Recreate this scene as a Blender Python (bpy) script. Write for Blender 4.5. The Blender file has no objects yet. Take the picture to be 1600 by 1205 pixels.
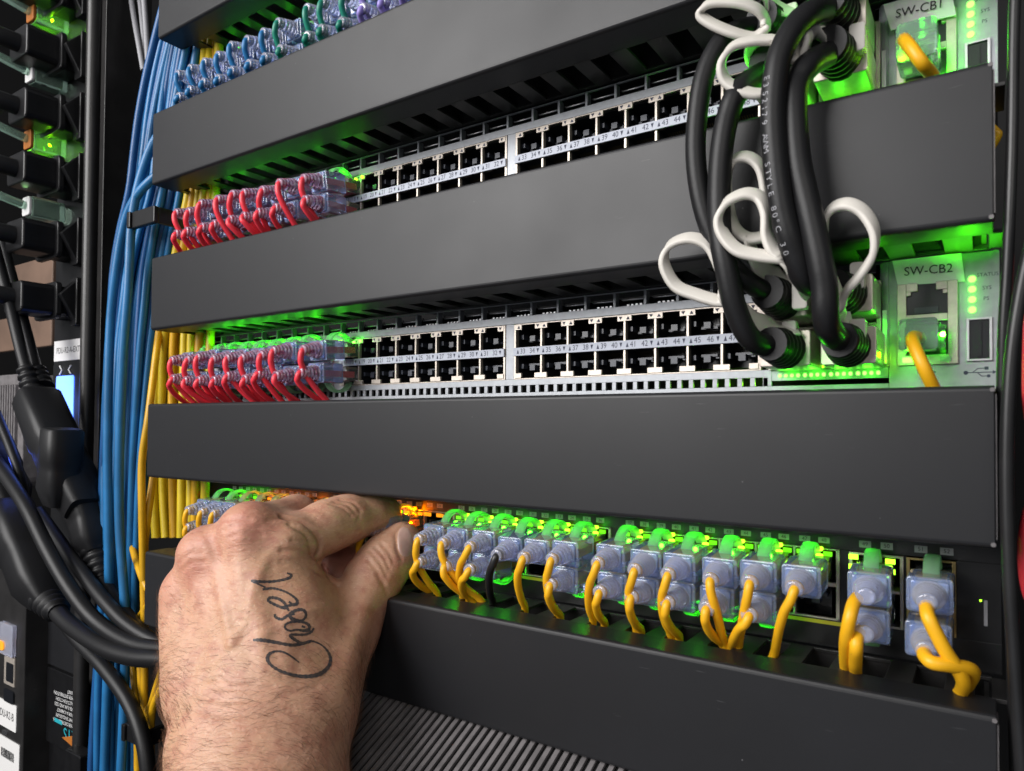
import bpy, math, random
import numpy as np
from mathutils import Vector, Matrix
from mathutils.bvhtree import BVHTree
random.seed(7); rng = np.random.default_rng(5)
S = 0.001                                   # everything below is written in millimetres
scene = bpy.context.scene
COL = scene.collection

# ------------------------------------------------------------------ camera
CAM = np.array([434.45, -214.15, -11.55]); YAW, PITCH, ROLL = -0.5455, 0.0197, 0.0056
FPX, PX, PY = 1054.3, 102.8, 41.56          # focal length and lens shift in pixels of a 1600 wide frame
def _basis():
    ca, sa, cb, sb, cc, sc = math.cos(YAW), math.sin(YAW), math.cos(PITCH), math.sin(PITCH), math.cos(ROLL), math.sin(ROLL)
    f = np.array([sa*cb, ca*cb, sb]); r = np.array([ca, -sa, 0.0]); u = np.cross(r, f)
    return r*cc+u*sc, -r*sc+u*cc, f
RT, UP, FW = _basis()
def ray(x, y): return FW + RT*(x-800-PX)/FPX - UP*(y-602.5-PY)/FPX
def at(x, y, Y): d = ray(x, y); return CAM + d*((Y-CAM[1])/d[1])
def vt(x, y, t): return CAM + ray(x, y)*t
cd = bpy.data.cameras.new('camera'); cam = bpy.data.objects.new('camera', cd); COL.objects.link(cam)
cd.sensor_width = 36; cd.lens = FPX/1600*36; cd.shift_x = -PX/1600; cd.shift_y = PY/1600
cd.clip_start = 0.01; cd.clip_end = 50
cd.dof.use_dof = True; cd.dof.focus_distance = 0.325; cd.dof.aperture_fstop = 24
cam.matrix_world = Matrix(((RT[0], UP[0], -FW[0], CAM[0]*S), (RT[1], UP[1], -FW[1], CAM[1]*S), (RT[2], UP[2], -FW[2], CAM[2]*S), (0, 0, 0, 1)))
scene.camera = cam
scene.view_settings.view_transform = 'Standard'; scene.view_settings.look = 'None'
scene.view_settings.exposure = 0; scene.view_settings.gamma = 1
# ------------------------------------------------------------------ world and room light
w = bpy.data.worlds.new('World'); scene.world = w; w.use_nodes = True
_n = w.node_tree; _tc = _n.nodes.new('ShaderNodeTexCoord'); _sx = _n.nodes.new('ShaderNodeSeparateXYZ'); _mr = _n.nodes.new('ShaderNodeMapRange')
_mr.interpolation_type = 'SMOOTHSTEP'; _mr.inputs[1].default_value = -.32; _mr.inputs[2].default_value = .12; _mr.inputs[3].default_value = .015; _mr.inputs[4].default_value = .19
_n.links.new(_tc.outputs['Generated'], _sx.inputs[0]); _n.links.new(_sx.outputs[2], _mr.inputs[0]); _n.links.new(_mr.outputs[0], _n.nodes['Background'].inputs[1])
_n.nodes['Background'].inputs[0].default_value = (0.92, 0.95, 1.0, 1)     # pale walls above, dark floor below
def area(name, loc, target, size, power, color=(1, 1, 1), sy=None):
    l = bpy.data.lights.new(name, 'AREA'); l.energy = power; l.color = color; l.shape = 'RECTANGLE'; l.size = size; l.size_y = sy or size
    o = bpy.data.objects.new(name, l); COL.objects.link(o)
    d = Vector(target)-Vector(loc); o.rotation_euler = d.to_track_quat('-Z', 'Y').to_euler(); o.location = Vector(loc)*S
    return o
area('ceiling_light', (-280, -1100, 540), (230, 0, -30), 1.0, 31, (1.0, .98, .965), .9)
area('ceiling_light', (1000, -1100, 500), (300, 0, 0), 0.6, 3.5, (1.0, .96, .9))
area('floor_bounce', (350, -900, -700), (250, 0, 0), 1.2, 1.5, (.85, .9, 1.0))
def lamp(p, power, color, size=1.2):
    l = bpy.data.lights.new('led_light', 'POINT'); l.energy = power; l.color = color; l.shadow_soft_size = size*S
    o = bpy.data.objects.new('led_light', l); COL.objects.link(o); o.location = Vector(p)*S
    return o
def up_lamp(p, power, deg=140):                     # indicator glow thrown upwards onto the duct above
    l = bpy.data.lights.new('led_light', 'SPOT'); l.energy = power; l.color = (.06, 1, 0); l.spot_size = math.radians(deg); l.spot_blend = .6; l.shadow_soft_size = .002
    o = bpy.data.objects.new('led_light', l); COL.objects.link(o); o.location = Vector(p)*S; o.rotation_euler = (math.pi, 0, 0)
GREEN = (.05, 1, .01); AMBER = (1, .17, .0)

# ------------------------------------------------------------------ materials
def mat(name, base, rough=.5, metal=0, noise=0, nscale=200, bump=0, bscale=800, trans=0, alpha=1, sub=0, coat=0, ior=1.45, emit=None, es=0, spec=.5, base2=None, rvar=0):
    m = bpy.data.materials.new(name); m.use_nodes = True; nt = m.node_tree; b = nt.nodes['Principled BSDF']
    b.inputs['Base Color'].default_value = (*base, 1); b.inputs['Roughness'].default_value = rough; b.inputs['Metallic'].default_value = metal
    b.inputs['Transmission Weight'].default_value = trans; b.inputs['Alpha'].default_value = alpha; b.inputs['IOR'].default_value = ior
    b.inputs['Specular IOR Level'].default_value = spec; b.inputs['Coat Weight'].default_value = coat
    if emit: b.inputs['Emission Color'].default_value = (*emit, 1); b.inputs['Emission Strength'].default_value = es
    tc = nt.nodes.new('ShaderNodeTexCoord')
    if noise:
        n = nt.nodes.new('ShaderNodeTexNoise'); n.inputs['Scale'].default_value = nscale; n.inputs['Detail'].default_value = 5
        nt.links.new(tc.outputs['Object'], n.inputs['Vector'])
        mx = nt.nodes.new('ShaderNodeMix'); mx.data_type = 'RGBA'
        c2 = base2 or tuple(c*(1-noise) for c in base)
        mx.inputs[6].default_value = (*base, 1); mx.inputs[7].default_value = (*c2, 1)
        rp = nt.nodes.new('ShaderNodeValToRGB'); rp.color_ramp.elements[0].position = .38; rp.color_ramp.elements[1].position = .66
        nt.links.new(n.outputs['Fac'], rp.inputs[0]); nt.links.new(rp.outputs[0], mx.inputs[0]); nt.links.new(mx.outputs[2], b.inputs['Base Color'])
        if rvar:
            mr = nt.nodes.new('ShaderNodeMapRange'); mr.inputs[3].default_value = rough-rvar; mr.inputs[4].default_value = rough+rvar
            nt.links.new(n.outputs['Fac'], mr.inputs[0]); nt.links.new(mr.outputs[0], b.inputs['Roughness'])
    if bump:
        n2 = nt.nodes.new('ShaderNodeTexNoise'); n2.inputs['Scale'].default_value = bscale; n2.inputs['Detail'].default_value = 3
        nt.links.new(tc.outputs['Object'], n2.inputs['Vector'])
        bp = nt.nodes.new('ShaderNodeBump'); bp.inputs['Strength'].default_value = bump; bp.inputs['Distance'].default_value = .0003
        nt.links.new(n2.outputs['Fac'], bp.inputs['Height']); nt.links.new(bp.outputs[0], b.inputs['Normal'])
    return m
M = {}
M['cover'] = mat('black_powder_coat', (.0125, .0128, .0148), .43, spec=.42, noise=.22, nscale=22, bump=.06, bscale=3000, rvar=.07)
def wear(m):                                        # dust specks and fine rub marks on the powder coat
    nt = m.node_tree; b = nt.nodes['Principled BSDF']; tc = nt.nodes.new('ShaderNodeTexCoord'); L = nt.links.new
    vo = nt.nodes.new('ShaderNodeTexVoronoi'); vo.inputs['Scale'].default_value = 130; L(tc.outputs['Object'], vo.inputs['Vector'])
    mp = nt.nodes.new('ShaderNodeMapping'); mp.inputs['Rotation'].default_value = (0, .6, 0); mp.inputs['Scale'].default_value = (12, 12, 160); L(tc.outputs['Object'], mp.inputs['Vector'])
    n = nt.nodes.new('ShaderNodeTexNoise'); n.inputs['Scale'].default_value = 9; n.inputs['Detail'].default_value = 2; L(mp.outputs[0], n.inputs['Vector'])
    n2 = nt.nodes.new('ShaderNodeTexNoise'); n2.inputs['Scale'].default_value = 14; L(tc.outputs['Object'], n2.inputs['Vector'])
    def mr(src, a, c, lo, hi):
        q = nt.nodes.new('ShaderNodeMapRange'); q.inputs[1].default_value = a; q.inputs[2].default_value = c; q.inputs[3].default_value = lo; q.inputs[4].default_value = hi; L(src, q.inputs[0]); return q.outputs[0]
    def mul(a, c):
        q = nt.nodes.new('ShaderNodeMath'); q.operation = 'MULTIPLY'; L(a, q.inputs[0]); L(c, q.inputs[1]); return q.outputs[0]
    sp = mul(mr(vo.outputs['Distance'], .018, .04, 1, 0), mr(vo.outputs['Color'], .80, .82, 0, 1)); sc2 = mul(mr(n.outputs[0], .72, .76, 0, .35), mr(n2.outputs[0], .52, .62, 0, 1))
    ad = nt.nodes.new('ShaderNodeMath'); ad.operation = 'ADD'; ad.use_clamp = True; L(sp, ad.inputs[0]); L(sc2, ad.inputs[1])
    mx = nt.nodes.new('ShaderNodeMix'); mx.data_type = 'RGBA'; src = b.inputs['Base Color'].links[0].from_socket; L(ad.outputs[0], mx.inputs[0]); L(src, mx.inputs[6]); mx.inputs[7].default_value = (.11, .11, .115, 1); L(mx.outputs[2], b.inputs['Base Color'])
wear(M['cover'])
M['duct'] = mat('black_steel', (.022, .021, .021), .36, noise=.3, nscale=60, bump=.12, bscale=1500)
M['black'] = mat('black_plastic', (.008, .008, .009), .36, noise=.3, nscale=90, bump=.1)
M['void'] = mat('dark_interior', (.003, .003, .0035), .8)
M['silver'] = mat('grey_painted_metal', (.33, .345, .37), .42, metal=.35, noise=.12, nscale=300, bump=.15, bscale=3000)
M['nickel'] = mat('nickel_shell', (.54, .48, .42), .38, metal=.45, noise=.15, nscale=400)
M['steel'] = mat('bright_steel', (.5, .5, .52), .36, metal=1)
M['strip'] = mat('pale_grey_print', (.46, .49, .57), .5)
M['ink'] = mat('dark_blue_ink', (.03, .035, .07), .6)
M['inkk'] = mat('black_ink', (.01, .01, .01), .6)
M['white'] = mat('white_print', (.7, .7, .7), .6)
M['grey'] = mat('grey_print', (.3, .3, .32), .6)
M['jack'] = mat('jack_plastic', (.01, .011, .014), .3)
M['jack2'] = mat('jack_inner_plastic', (.035, .04, .055), .3)
M['gold'] = mat('gold_contact', (.45, .33, .14), .3, metal=1)
M['clear'] = mat('clear_polycarbonate', (.86, .88, .92), .12, trans=.9, ior=1.4, spec=.5)
M['sleeve'] = mat('blue_clear_plastic', (.46, .60, 1.0), .07, trans=.76, ior=1.34, coat=.6, noise=.4, nscale=420, base2=(.62, .74, 1.0))
M['boot'] = mat('frosted_lilac_plastic', (.84, .87, 1.0), .06, trans=.74, ior=1.35, coat=.5, noise=.3, nscale=500, base2=(.80, .81, .97))
M['boot_red'] = mat('frosted_plastic_red_core', (.74, .66, .86), .16, trans=.6, ior=1.35, coat=.5, noise=.8, nscale=420, base2=(.52, .12, .22))
M['boot_green'] = mat('pale_clear_plastic', (.6, .85, .7), .12, trans=.8, ior=1.35, coat=.3)
M['yellow'] = mat('yellow_jacket', (.84, .43, .010), .42, noise=.12, nscale=120)
M['yellowv'] = mat('yellow_cable_jacket', (.66, .36, .008), .40, noise=.25, nscale=60)
M['lemon'] = mat('lemon_cable_jacket', (.60, .44, .012), .40, noise=.2, nscale=60)
M['red'] = mat('red_jacket', (.80, .045, .07), .36)
M['blue'] = mat('blue_jacket', (.018, .155, .37), .36, noise=.3, nscale=40)
M['blue2'] = mat('deep_blue_jacket', (.012, .085, .25), .38, noise=.25, nscale=40)
M['green'] = mat('green_jacket', (.01, .20, .14), .38)
M['purple'] = mat('purple_jacket', (.30, .24, .62), .38)
M['blackj'] = mat('black_jacket', (.014, .014, .015), .36, noise=.3, nscale=80)
M['rubber'] = mat('black_rubber', (.009, .009, .010), .44, bump=.15, bscale=900, spec=.35)
M['tab'] = mat('ivory_nylon', (.62, .59, .54), .45, noise=.06)
M['label'] = mat('white_label_tape', (.72, .71, .70), .5)
M['stripe'] = mat('yellow_print', (.62, .55, .03), .5)
M['led'] = mat('green_led', (.1, .5, .05), .4, emit=(.36, 1, .02), es=4)
M['ledhot'] = mat('bright_green_led', (.1, .5, .05), .4, emit=(.24, 1, .09), es=3.4)
M['leddim'] = mat('dim_green_led', (.1, .4, .05), .4, emit=(.18, .9, .0), es=.9)
M['amber'] = mat('amber_led', (.5, .2, .02), .4, emit=(1, .26, .0), es=3)
M['amberdim'] = mat('dim_amber_led', (.5, .2, .02), .4, emit=(1, .35, .01), es=.9)
M['screen'] = mat('blue_white_display', (.2, .3, .8), .4, emit=(.07, .19, 1.0), es=3.4)
M['bluelight'] = mat('blue_indicator', (.1, .1, .8), .4, emit=(.1, .2, 1), es=4)
M['beige'] = mat('beige_panel', (.16, .10, .07), .6, noise=.3, nscale=20)
M['vent'] = mat('grey_ribbed_plastic', (.17, .158, .162), .5, noise=.3, nscale=150)
def latch_mat(name, col):
    m = bpy.data.materials.new(name); m.use_nodes = True; nt = m.node_tree; b = nt.nodes['Principled BSDF']; out = nt.nodes['Material Output']
    b.inputs['Base Color'].default_value = (*col, 1); b.inputs['Roughness'].default_value = .2; b.inputs['Transmission Weight'].default_value = .25
    tr = nt.nodes.new('ShaderNodeBsdfTranslucent'); tr.inputs[0].default_value = (*col, 1)
    mx = nt.nodes.new('ShaderNodeMixShader'); mx.inputs[0].default_value = .65
    nt.links.new(b.outputs[0], mx.inputs[1]); nt.links.new(tr.outputs[0], mx.inputs[2]); nt.links.new(mx.outputs[0], out.inputs[0])
    return m
M['latch'] = latch_mat('translucent_latch_plastic', (.58, .88, .62))  # clear plastic; the green tint puts the LED glow into its colour

# ------------------------------------------------------------------ mesh helpers
class MB:
    def __init__(s): s.v = []; s.f = []; s.sm = []
    def add(s, vs, fs, smooth=False):
        n = len(s.v); s.v += [tuple(map(float, v)) for v in vs]; s.f += [tuple(i+n for i in f) for f in fs]; s.sm += [smooth]*len(fs); return s
    def box(s, x0, x1, y0, y1, z0, z1):
        v = [(x, y, z) for x in (x0, x1) for y in (y0, y1) for z in (z0, z1)]
        return s.add(v, [(0, 1, 3, 2), (4, 6, 7, 5), (0, 4, 5, 1), (2, 3, 7, 6), (0, 2, 6, 4), (1, 5, 7, 3)])
    def prism(s, pts, a, b, axis='y'):            # polygon in the other two axes, extruded a..b
        n = len(pts)
        def P(p, t): return {'y': (p[0], t, p[1]), 'x': (t, p[0], p[1]), 'z': (p[0], p[1], t)}[axis]
        v = [P(p, a) for p in pts]+[P(p, b) for p in pts]
        f = [tuple(range(n)), tuple(range(2*n-1, n-1, -1))]+[(i, i+n, (i+1) % n+n, (i+1) % n) for i in range(n)]
        return s.add(v, f)
    def rprism(s, x0, x1, z0, z1, r, y0, y1, seg=3):
        pts = []
        for cx, cz, a0 in ((x1-r, z1-r, 0), (x0+r, z1-r, 90), (x0+r, z0+r, 180), (x1-r, z0+r, 270)):
            for k in range(seg+1):
                a = math.radians(a0+90*k/seg); pts.append((cx+r*math.cos(a), cz+r*math.sin(a)))
        return s.prism(pts, y0, y1)
    def loft(s, rings, cap=True, smooth=True, closed=False):
        n = len(rings[0]); v = [p for r in rings for p in r]; f = []
        m = len(rings)
        for i in range(m if closed else m-1):
            for j in range(n):
                a, b = i*n, ((i+1) % m)*n
                f.append((a+j, a+(j+1) % n, b+(j+1) % n, b+j))
        s.add(v, f, smooth)
        if cap and not closed:
            s.add(rings[0], [tuple(range(n))[::-1]]); s.add(rings[-1], [tuple(range(n))])
        return s
    def tube(s, pts, r, n=10, closed=False, flat=None, up=None, cap=True, smooth=True):
        P = [Vector(p) for p in pts]; m = len(P); R = r if hasattr(r, '__len__') else [r]*m; rings = []; u = None
        for i in range(m):
            if closed: t = P[(i+1) % m]-P[i-1]
            else: t = P[min(i+1, m-1)]-P[max(i-1, 0)]
            t.normalize()
            if up is not None: a = Vector(up); u = a-t*a.dot(t)
            elif u is None:
                a = Vector((0, 0, 1)) if abs(t.z) < .9 else Vector((1, 0, 0)); u = a-t*a.dot(t)
            else: u = u-t*u.dot(t)
            u.normalize(); w_ = t.cross(u)
            ring = []
            for k in range(n):
                an = 2*math.pi*k/n; c, d = math.cos(an), math.sin(an)
                if flat:
                    fu = flat[0][i] if hasattr(flat[0], '__len__') else flat[0]
                    pw = .45
                    c = math.copysign(abs(c)**pw, c); d = math.copysign(abs(d)**pw, d)
                    ring.append(tuple(P[i]+u*(fu*c)+w_*(flat[1]*d)))
                else: ring.append(tuple(P[i]+u*(R[i]*c)+w_*(R[i]*d)))
            rings.append(ring)
        return s.loft(rings, cap=cap, smooth=smooth, closed=closed)
    def build(s, name, m, parent=None, bevel=0, label=None, cat=None, group=None, kind=None, local=False):
        off = Vector((0, 0, 0))
        if parent is not None and not local:
            q = parent
            while q is not None: off += q.location/S; q = q.parent
        me = bpy.data.meshes.new(name)
        me.from_pydata([((v[0]-off.x)*S, (v[1]-off.y)*S, (v[2]-off.z)*S) for v in s.v], [], s.f)
        me.polygons.foreach_set('use_smooth', s.sm); me.update()
        me.materials.append(M[m] if isinstance(m, str) else m)
        o = bpy.data.objects.new(name, me); COL.objects.link(o)
        if parent is not None: o.parent = parent
        if bevel:
            b = o.modifiers.new('b', 'BEVEL'); b.width = bevel*S; b.segments = 2; b.limit_method = 'ANGLE'; b.angle_limit = .8
        return tag(o, label, cat, group, kind)
def tag(o, label=None, cat=None, group=None, kind=None):
    for k, v in (('label', label), ('category', cat), ('group', group), ('kind', kind)):
        if v: o[k] = v
    return o
def empty(name, loc, label, cat, group=None, kind=None):
    o = bpy.data.objects.new(name, None); o.empty_display_size = .005; COL.objects.link(o); o.location = Vector(loc)*S
    return tag(o, label, cat, group, kind)
def cr(P, n=6):                                    # Catmull-Rom through the points
    P = [np.array(p, float) for p in P]; P = [2*P[0]-P[1]]+P+[2*P[-1]-P[-2]]; out = []
    for i in range(1, len(P)-2):
        for k in range(n):
            t = k/n; out.append(.5*(2*P[i]+(P[i+1]-P[i-1])*t+(2*P[i-1]-5*P[i]+4*P[i+1]-P[i+2])*t*t+(3*P[i]-P[i-1]-3*P[i+1]+P[i+2])*t**3))
    out.append(P[-2]); return out
_tc = {}
def text_geo(s):
    if s in _tc: return _tc[s]
    c = bpy.data.curves.new('t', 'FONT'); c.body = s; c.size = 1; c.align_x = 'CENTER'; c.align_y = 'CENTER'; c.resolution_u = 3
    o = bpy.data.objects.new('t', c); COL.objects.link(o)
    dg = bpy.context.evaluated_depsgraph_get(); me = o.evaluated_get(dg).to_mesh()
    r = ([tuple(v.co) for v in me.vertices], [tuple(p.vertices) for p in me.polygons])
    bpy.data.objects.remove(o); bpy.data.curves.remove(c); _tc[s] = r; return r
def put_text(mb, s, c, h, ex=(1, 0, 0), ez=(0, 0, 1), wx=1.0):
    v, f = text_geo(s); ex = Vector(ex); ez = Vector(ez); c = Vector(c)
    mb.add([tuple(c+ex*(p[0]*h*wx)+ez*(p[1]*h)) for p in v], f)
ORD = ['first', 'second', 'third', 'fourth', 'fifth', 'sixth', 'seventh', 'eighth', 'ninth', 'tenth', 'eleventh', 'twelfth', 'thirteenth', 'fourteenth', 'fifteenth', 'sixteenth', 'seventeenth', 'eighteenth']

# ------------------------------------------------------------------ near-black cabinet shell added behind everything so the gaps read as unlit
b = MB(); b.box(-1200, 1200, 520, 524, -900, 900); b.box(-1200, -1196, -200, 520, -900, 900); b.box(1000, 1004, 60, 520, -900, 900)
b.build('cabinet_interior', 'void', kind='structure')
r_ = empty('rack_post', (455, 50, -600), 'black steel rack post right of the switches, behind the hanging black cables', 'rack post')
MB().box(448, 490, 46, 52, -600, 600).build('post_face', 'black', r_)
sc_ = MB()
for z in range(-180, 240, 15): sc_.rprism(456, 464, z, z+8, .8, 44.6, 45.8)
sc_.build('mounting_hole', 'void', r_, kind='stuff')
MB().box(-12, -4, 42, 48, -600, 600).build('rack_post', 'black', label='thin black steel rack post behind the yellow cables, left of the switches', cat='rack post')

# ------------------------------------------------------------------ cable managers (black covers with slotted ducts)
P = 88.9; H = 44.3; W = 436.2
names = {3: 'black cable manager cover at the top edge of the photo, above the blue patch plugs',
         2: 'black cable manager cover directly above the upper grey switch, below the blue patch plugs',
         1: 'black cable manager cover between the two grey switches, crossed by the thick black cables',
         0: 'black cable manager cover right above the hand and the yellow patch cords',
         -1: 'lowest black cable manager cover, with the yellow cords dropping into its slots'}
for k, lab in names.items():
    zt = k*P; zb = zt-H; x0 = {3: 4, 2: 0, 1: 1.5, 0: 0, -1: 0}[k]
    t = empty('cable_manager', (W/2, 0, zb), lab, 'cable manager', 'black cable manager covers across the rack')
    c = MB(); r = 1.6; L = []
    prof = [(14, zt), (r, zt)]+[(r-r*math.sin(a), zt-r+r*math.cos(a)) for a in (math.pi/8*i for i in range(1, 4))]+[(0, zt-r), (0, zb+r)]+[(r-r*math.cos(a), zb+r-r*math.sin(a)) for a in (math.pi/8*i for i in range(1, 4))]+[(r, zb), (14, zb)]
    inner = [(14, zb+1.3), (2.2, zb+1.3), (1.5, zb+2.2), (1.5, zt-2.2), (2.2, zt-1.3), (14, zt-1.3)]
    c.prism(prof+inner, x0, W, 'x'); c.build('cover', 'cover', t, bevel=.25)
    d = MB(); n = int((W-10)/16.35)
    for zz0, zz1 in ((zb+.2, zb+1.4), (zt-1.4, zt-.2)):
        d.box(x0+1, W-1, 14.2, 15.0, zz0, zz1)
        for i in range(n+2):
            xc = 1.9+16.35*i
            d.prism([(max(xc-3.9, x0+1), 14.6), (min(xc+3.9, W-1), 14.6), (min(xc+3.9, W-1), 33.3), (max(xc-3.9, x0+1), 33.3)], zz0, zz1, 'z')
        d.box(x0+1, W-1, 33.1, 34.6, zz0, zz1)
    d.box(x0+1, W-1, 33.8, 34.5, zb+1.4, zt-1.4)
    d.box(W-3.0, W-1.6, 15, 33, zb+1.6, zt-1.6); d.box(x0+1.6, x0+3.0, 15, 33, zb+1.6, zt-1.6)
    d.build('slotted_duct', 'duct', t, bevel=.15)
    for zz in (zt-1.2, zb+1.2):
        q = MB(); q.rprism(W-1.1, W+.1, zz-.55, zz+.55, .4, -.2, .6); q.build('rivet', 'vent', t)
    e = MB(); e.box(W-.1, W+.45, .8, 10, zb+2.4, zt-2.4); e.build('edge_strip', 'vent', t)  # lighter grey strip stands in for the highlight along the flange edge

# ------------------------------------------------------------------ RJ45 jack cavities
def cavity(mb_j, mb_p, xc, zc, y, up, w=5.75, h=4.6, dep=12):
    x0, x1, z0, z1 = xc-w, xc+w, zc-h, zc+h; s = 1 if up else -1
    mb_j.add([(x0, y, z0), (x1, y, z0), (x1, y, z1), (x0, y, z1), (x0, y+dep, z0), (x1, y+dep, z0), (x1, y+dep, z1), (x0, y+dep, z1)],
             [(0, 4, 5, 1), (1, 5, 6, 2), (2, 6, 7, 3), (3, 7, 4, 0), (4, 7, 6, 5)])
    za = zc-s*h
    for k in range(8):                              # contact wires
        xx = xc-3.5+k
        mb_p.add([(xx-.16, y+3.2, za+s*.4), (xx+.16, y+3.2, za+s*.4), (xx+.16, y+9.5, za+s*3.4), (xx-.16, y+9.5, za+s*3.4)], [(0, 1, 2, 3)])
def jack(parent, xc, zc, y, up):
    a, p = MB(), MB(); cavity(a, p, xc, zc, y, up); s = 1 if up else -1
    o = a.build('port', 'jack', parent)
    g = MB(); g.box(xc-3.4, xc+3.4, y+4.5, y+9, zc-s*1.2-.5, zc-s*1.2+.5); g.box(xc-1.6, xc+1.2, y+2.6, y+6, zc-1.6, zc+.9)
    g.box(xc-5.6, xc-4.4, y+1.5, y+5, zc-.7, zc+1.3); g.box(xc+2.6, xc+5.5, y+5, y+5.6, zc-s*.2-.25, zc-s*.2+.25)
    g.build('tongue', 'jack2', o)
    p.build('contacts', 'gold', o)

D = 35.6
def grey_switch(z0, tagline, name_txt, lower):
    t = empty('network_switch', (220, D, z0), tagline, 'network switch', 'grey rack switches')
    f = MB(); Z = lambda z: z0+z
    yb = D+1.2
    f.box(.7, 363.5, D, yb, Z(34.9), Z(38.3)); f.box(.7, 363.5, D, yb, Z(44.1), Z(44.55))
    for i in range(26): f.box(.7+14.25*i, 1.9+14.25*i, D, yb+2, Z(38.3), Z(44.1))
    blocks = [(10.5, 124.1), (129.3, 243.5), (248.5, 362.6)]
    for a, c in ((.7, 10.3), (124.3, 129.1), (243.7, 248.3)): f.box(a, c, D, yb, Z(9.4), Z(34.9))
    f.box(.7, 363.5, D, yb, Z(6.6), Z(9.4)); f.box(.7, 406, D, yb, Z(.2), Z(3.3))
    x = .7
    for i in range(75):
        f.box(x, x+1.9, D, yb, Z(3.3), Z(6.6)); x += 4.9
        if x > 364: break
    f.box(363.2, 366.5, D, yb, Z(3.3), Z(9.4)); f.box(366.5, 406, D, yb, Z(5.2), Z(9.0))
    f.build('faceplate', 'silver', t, bevel=.12)
    # management section, slightly proud with a rounded shoulder
    g = MB(); g.rprism(406.2, 438, Z(.3), Z(44.5), .5, D-.6, D+1.5)
    pts = [(401.8, D+1.3)]+[(406.2-2.8*math.cos(a), D+1.3-2.1*math.sin(a)) for a in (math.pi/10*i for i in range(0, 6))]+[(406.2, D+1.3)]
    g.prism(pts, Z(9.2), Z(44.4), 'z'); g.build('management_panel', 'silver', t, bevel=.15)
    k = MB(); k.box(.9, 437, yb+13, 260, Z(.4), Z(44.2)); k.build('chassis', 'silver', t)
    k = MB(); k.box(.7, 438, yb+11.9, yb+12.7, Z(.5), Z(44)); k.build('dark_backing', 'void', t)  # near-black sheet stands in for the unlit inside of the case
    rods = MB()
    for i in range(25):
        xa = 2.2+14.25*i
        rods.tube([(xa, D+4, Z(42.6)), (xa+2, D+2.2, Z(41.2)), (xa+11.5, D+2.2, Z(41.2)), (xa+12.8, D+4, Z(42.6))], .45, 6)
        for q in range(4): rods.box(xa+4+q*2, xa+5+q*2, D+2, D+2.6, Z(38.7), Z(39.3))
    rods.build('air_vent_rods', 'steel', t)
    # port blocks
    led_here = []
    for bi, (a, c) in enumerate(blocks):
        fr = MB(); tri = MB(); x0 = a+1.1; pitch = (c-a-2.2)/8
        fr.box(a, a+1.1, D-.3, D+2, Z(9.5), Z(34.6)); fr.box(c-1.1, c, D-.3, D+2, Z(9.5), Z(34.6))
        fr.box(a, c, D-.2, D+1, Z(34.2), Z(34.7)); fr.box(a, c, D-.2, D+1, Z(9.3), Z(9.8))
        for i in range(9):
            xd = x0+pitch*i
            if 0 < i < 8: fr.box(xd-.5, xd+.5, D-.3, D+9, Z(9.8), Z(34.2))
            l_, r2 = (xd-3.3 if i > 0 else xd-.3), (xd+3.3 if i < 8 else xd+.3)
            fr.box(l_, r2, D-.5, D+.5, Z(32.0), Z(34.4)); fr.box(l_, r2, D-.7, D+.5, Z(9.9), Z(12.1))
            for sx in (-1, 1):
                if (i == 0 and sx < 0) or (i == 8 and sx > 0): continue
                cx = xd+sx*1.75
                up_ = sx > 0
                tri.add([(cx-.85, D-.56, Z(32.5 if up_ else 33.9)), (cx+.85, D-.56, Z(32.5 if up_ else 33.9)), (cx, D-.56, Z(33.9 if up_ else 32.5))], [(0, 1, 2) if up_ else (1, 0, 2)])
        fr.build('port_frame', 'nickel', t, bevel=.08); tri.build('status_triangles', 'ink', t)
        for i in range(8):
            xc = x0+pitch*(i+.5); jack(t, xc, Z(28.6), D+.6, True)
            jack(t, xc, Z(15.2), D+.6, False)
        st = MB(); st.box(a+.2, c-.2, D-1.1, D-.2, Z(20.1), Z(23.8)); so = st.build('number_strip', 'strip', t, bevel=.1)
        tx = MB()
        for i in range(8):
            xc = x0+pitch*(i+.5); n1 = bi*16+2*i+1; zc = Z(21.95); y = D-1.14
            put_text(tx, str(n1), (xc-2.5, y, zc), 3.3, wx=.9); put_text(tx, str(n1+1), (xc+2.7, y, zc), 3.3, wx=.9)
            tx.add([(xc-5.9, y, zc-1), (xc-4.6, y, zc-1), (xc-5.25, y, zc+1)], [(0, 1, 2)])
            tx.add([(xc+5.1, y, zc+1), (xc+6.4, y, zc+1), (xc+5.75, y, zc-1)], [(0, 2, 1)])
        tx.build('port_numbers', 'ink', so)
    # uplink cage
    cg = MB()
    for xx in (365.8, 384.3, 403.2): cg.box(xx-.7, xx+.7, D-2.2, D+12, Z(9.6), Z(38.3))
    for zz in (9.6, 23.6, 38): cg.box(365.8, 403.2, D-2, D+12, Z(zz-.5), Z(zz+.5))
    cg.build('uplink_cage', 'nickel', t, bevel=.15)
    sl = MB(); sl.box(404.3, 405.6, D-1.4, D-.4, Z(10), Z(28)); sl.build('cage_slot', 'steel', t)
    # LED bar under the uplinks
    for gi in range(4):
        for j in range(4):
            xx = 369.6+gi*8.9+j*2.15
            MB().rprism(xx-.62, xx+.62, Z(6.3), Z(7.7), .5, D-.5, D-.1).build('status_light', 'ledhot', t)
            MB().rprism(xx-.5, xx+.5, Z(9.2), Z(10.2), .4, D-2.4, D-2.1).build('link_light', 'led' if (j+gi) % 3 else 'leddim', t)
    for gx in (373, 382, 391, 400): lamp((gx, D-4.5, Z(7.2)), .0016, GREEN, 1.5)
    # management jack pair
    mj = MB(); X0, X1, ZB, ZT = 408.9, 426.6, 9.0, 36.0
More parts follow.
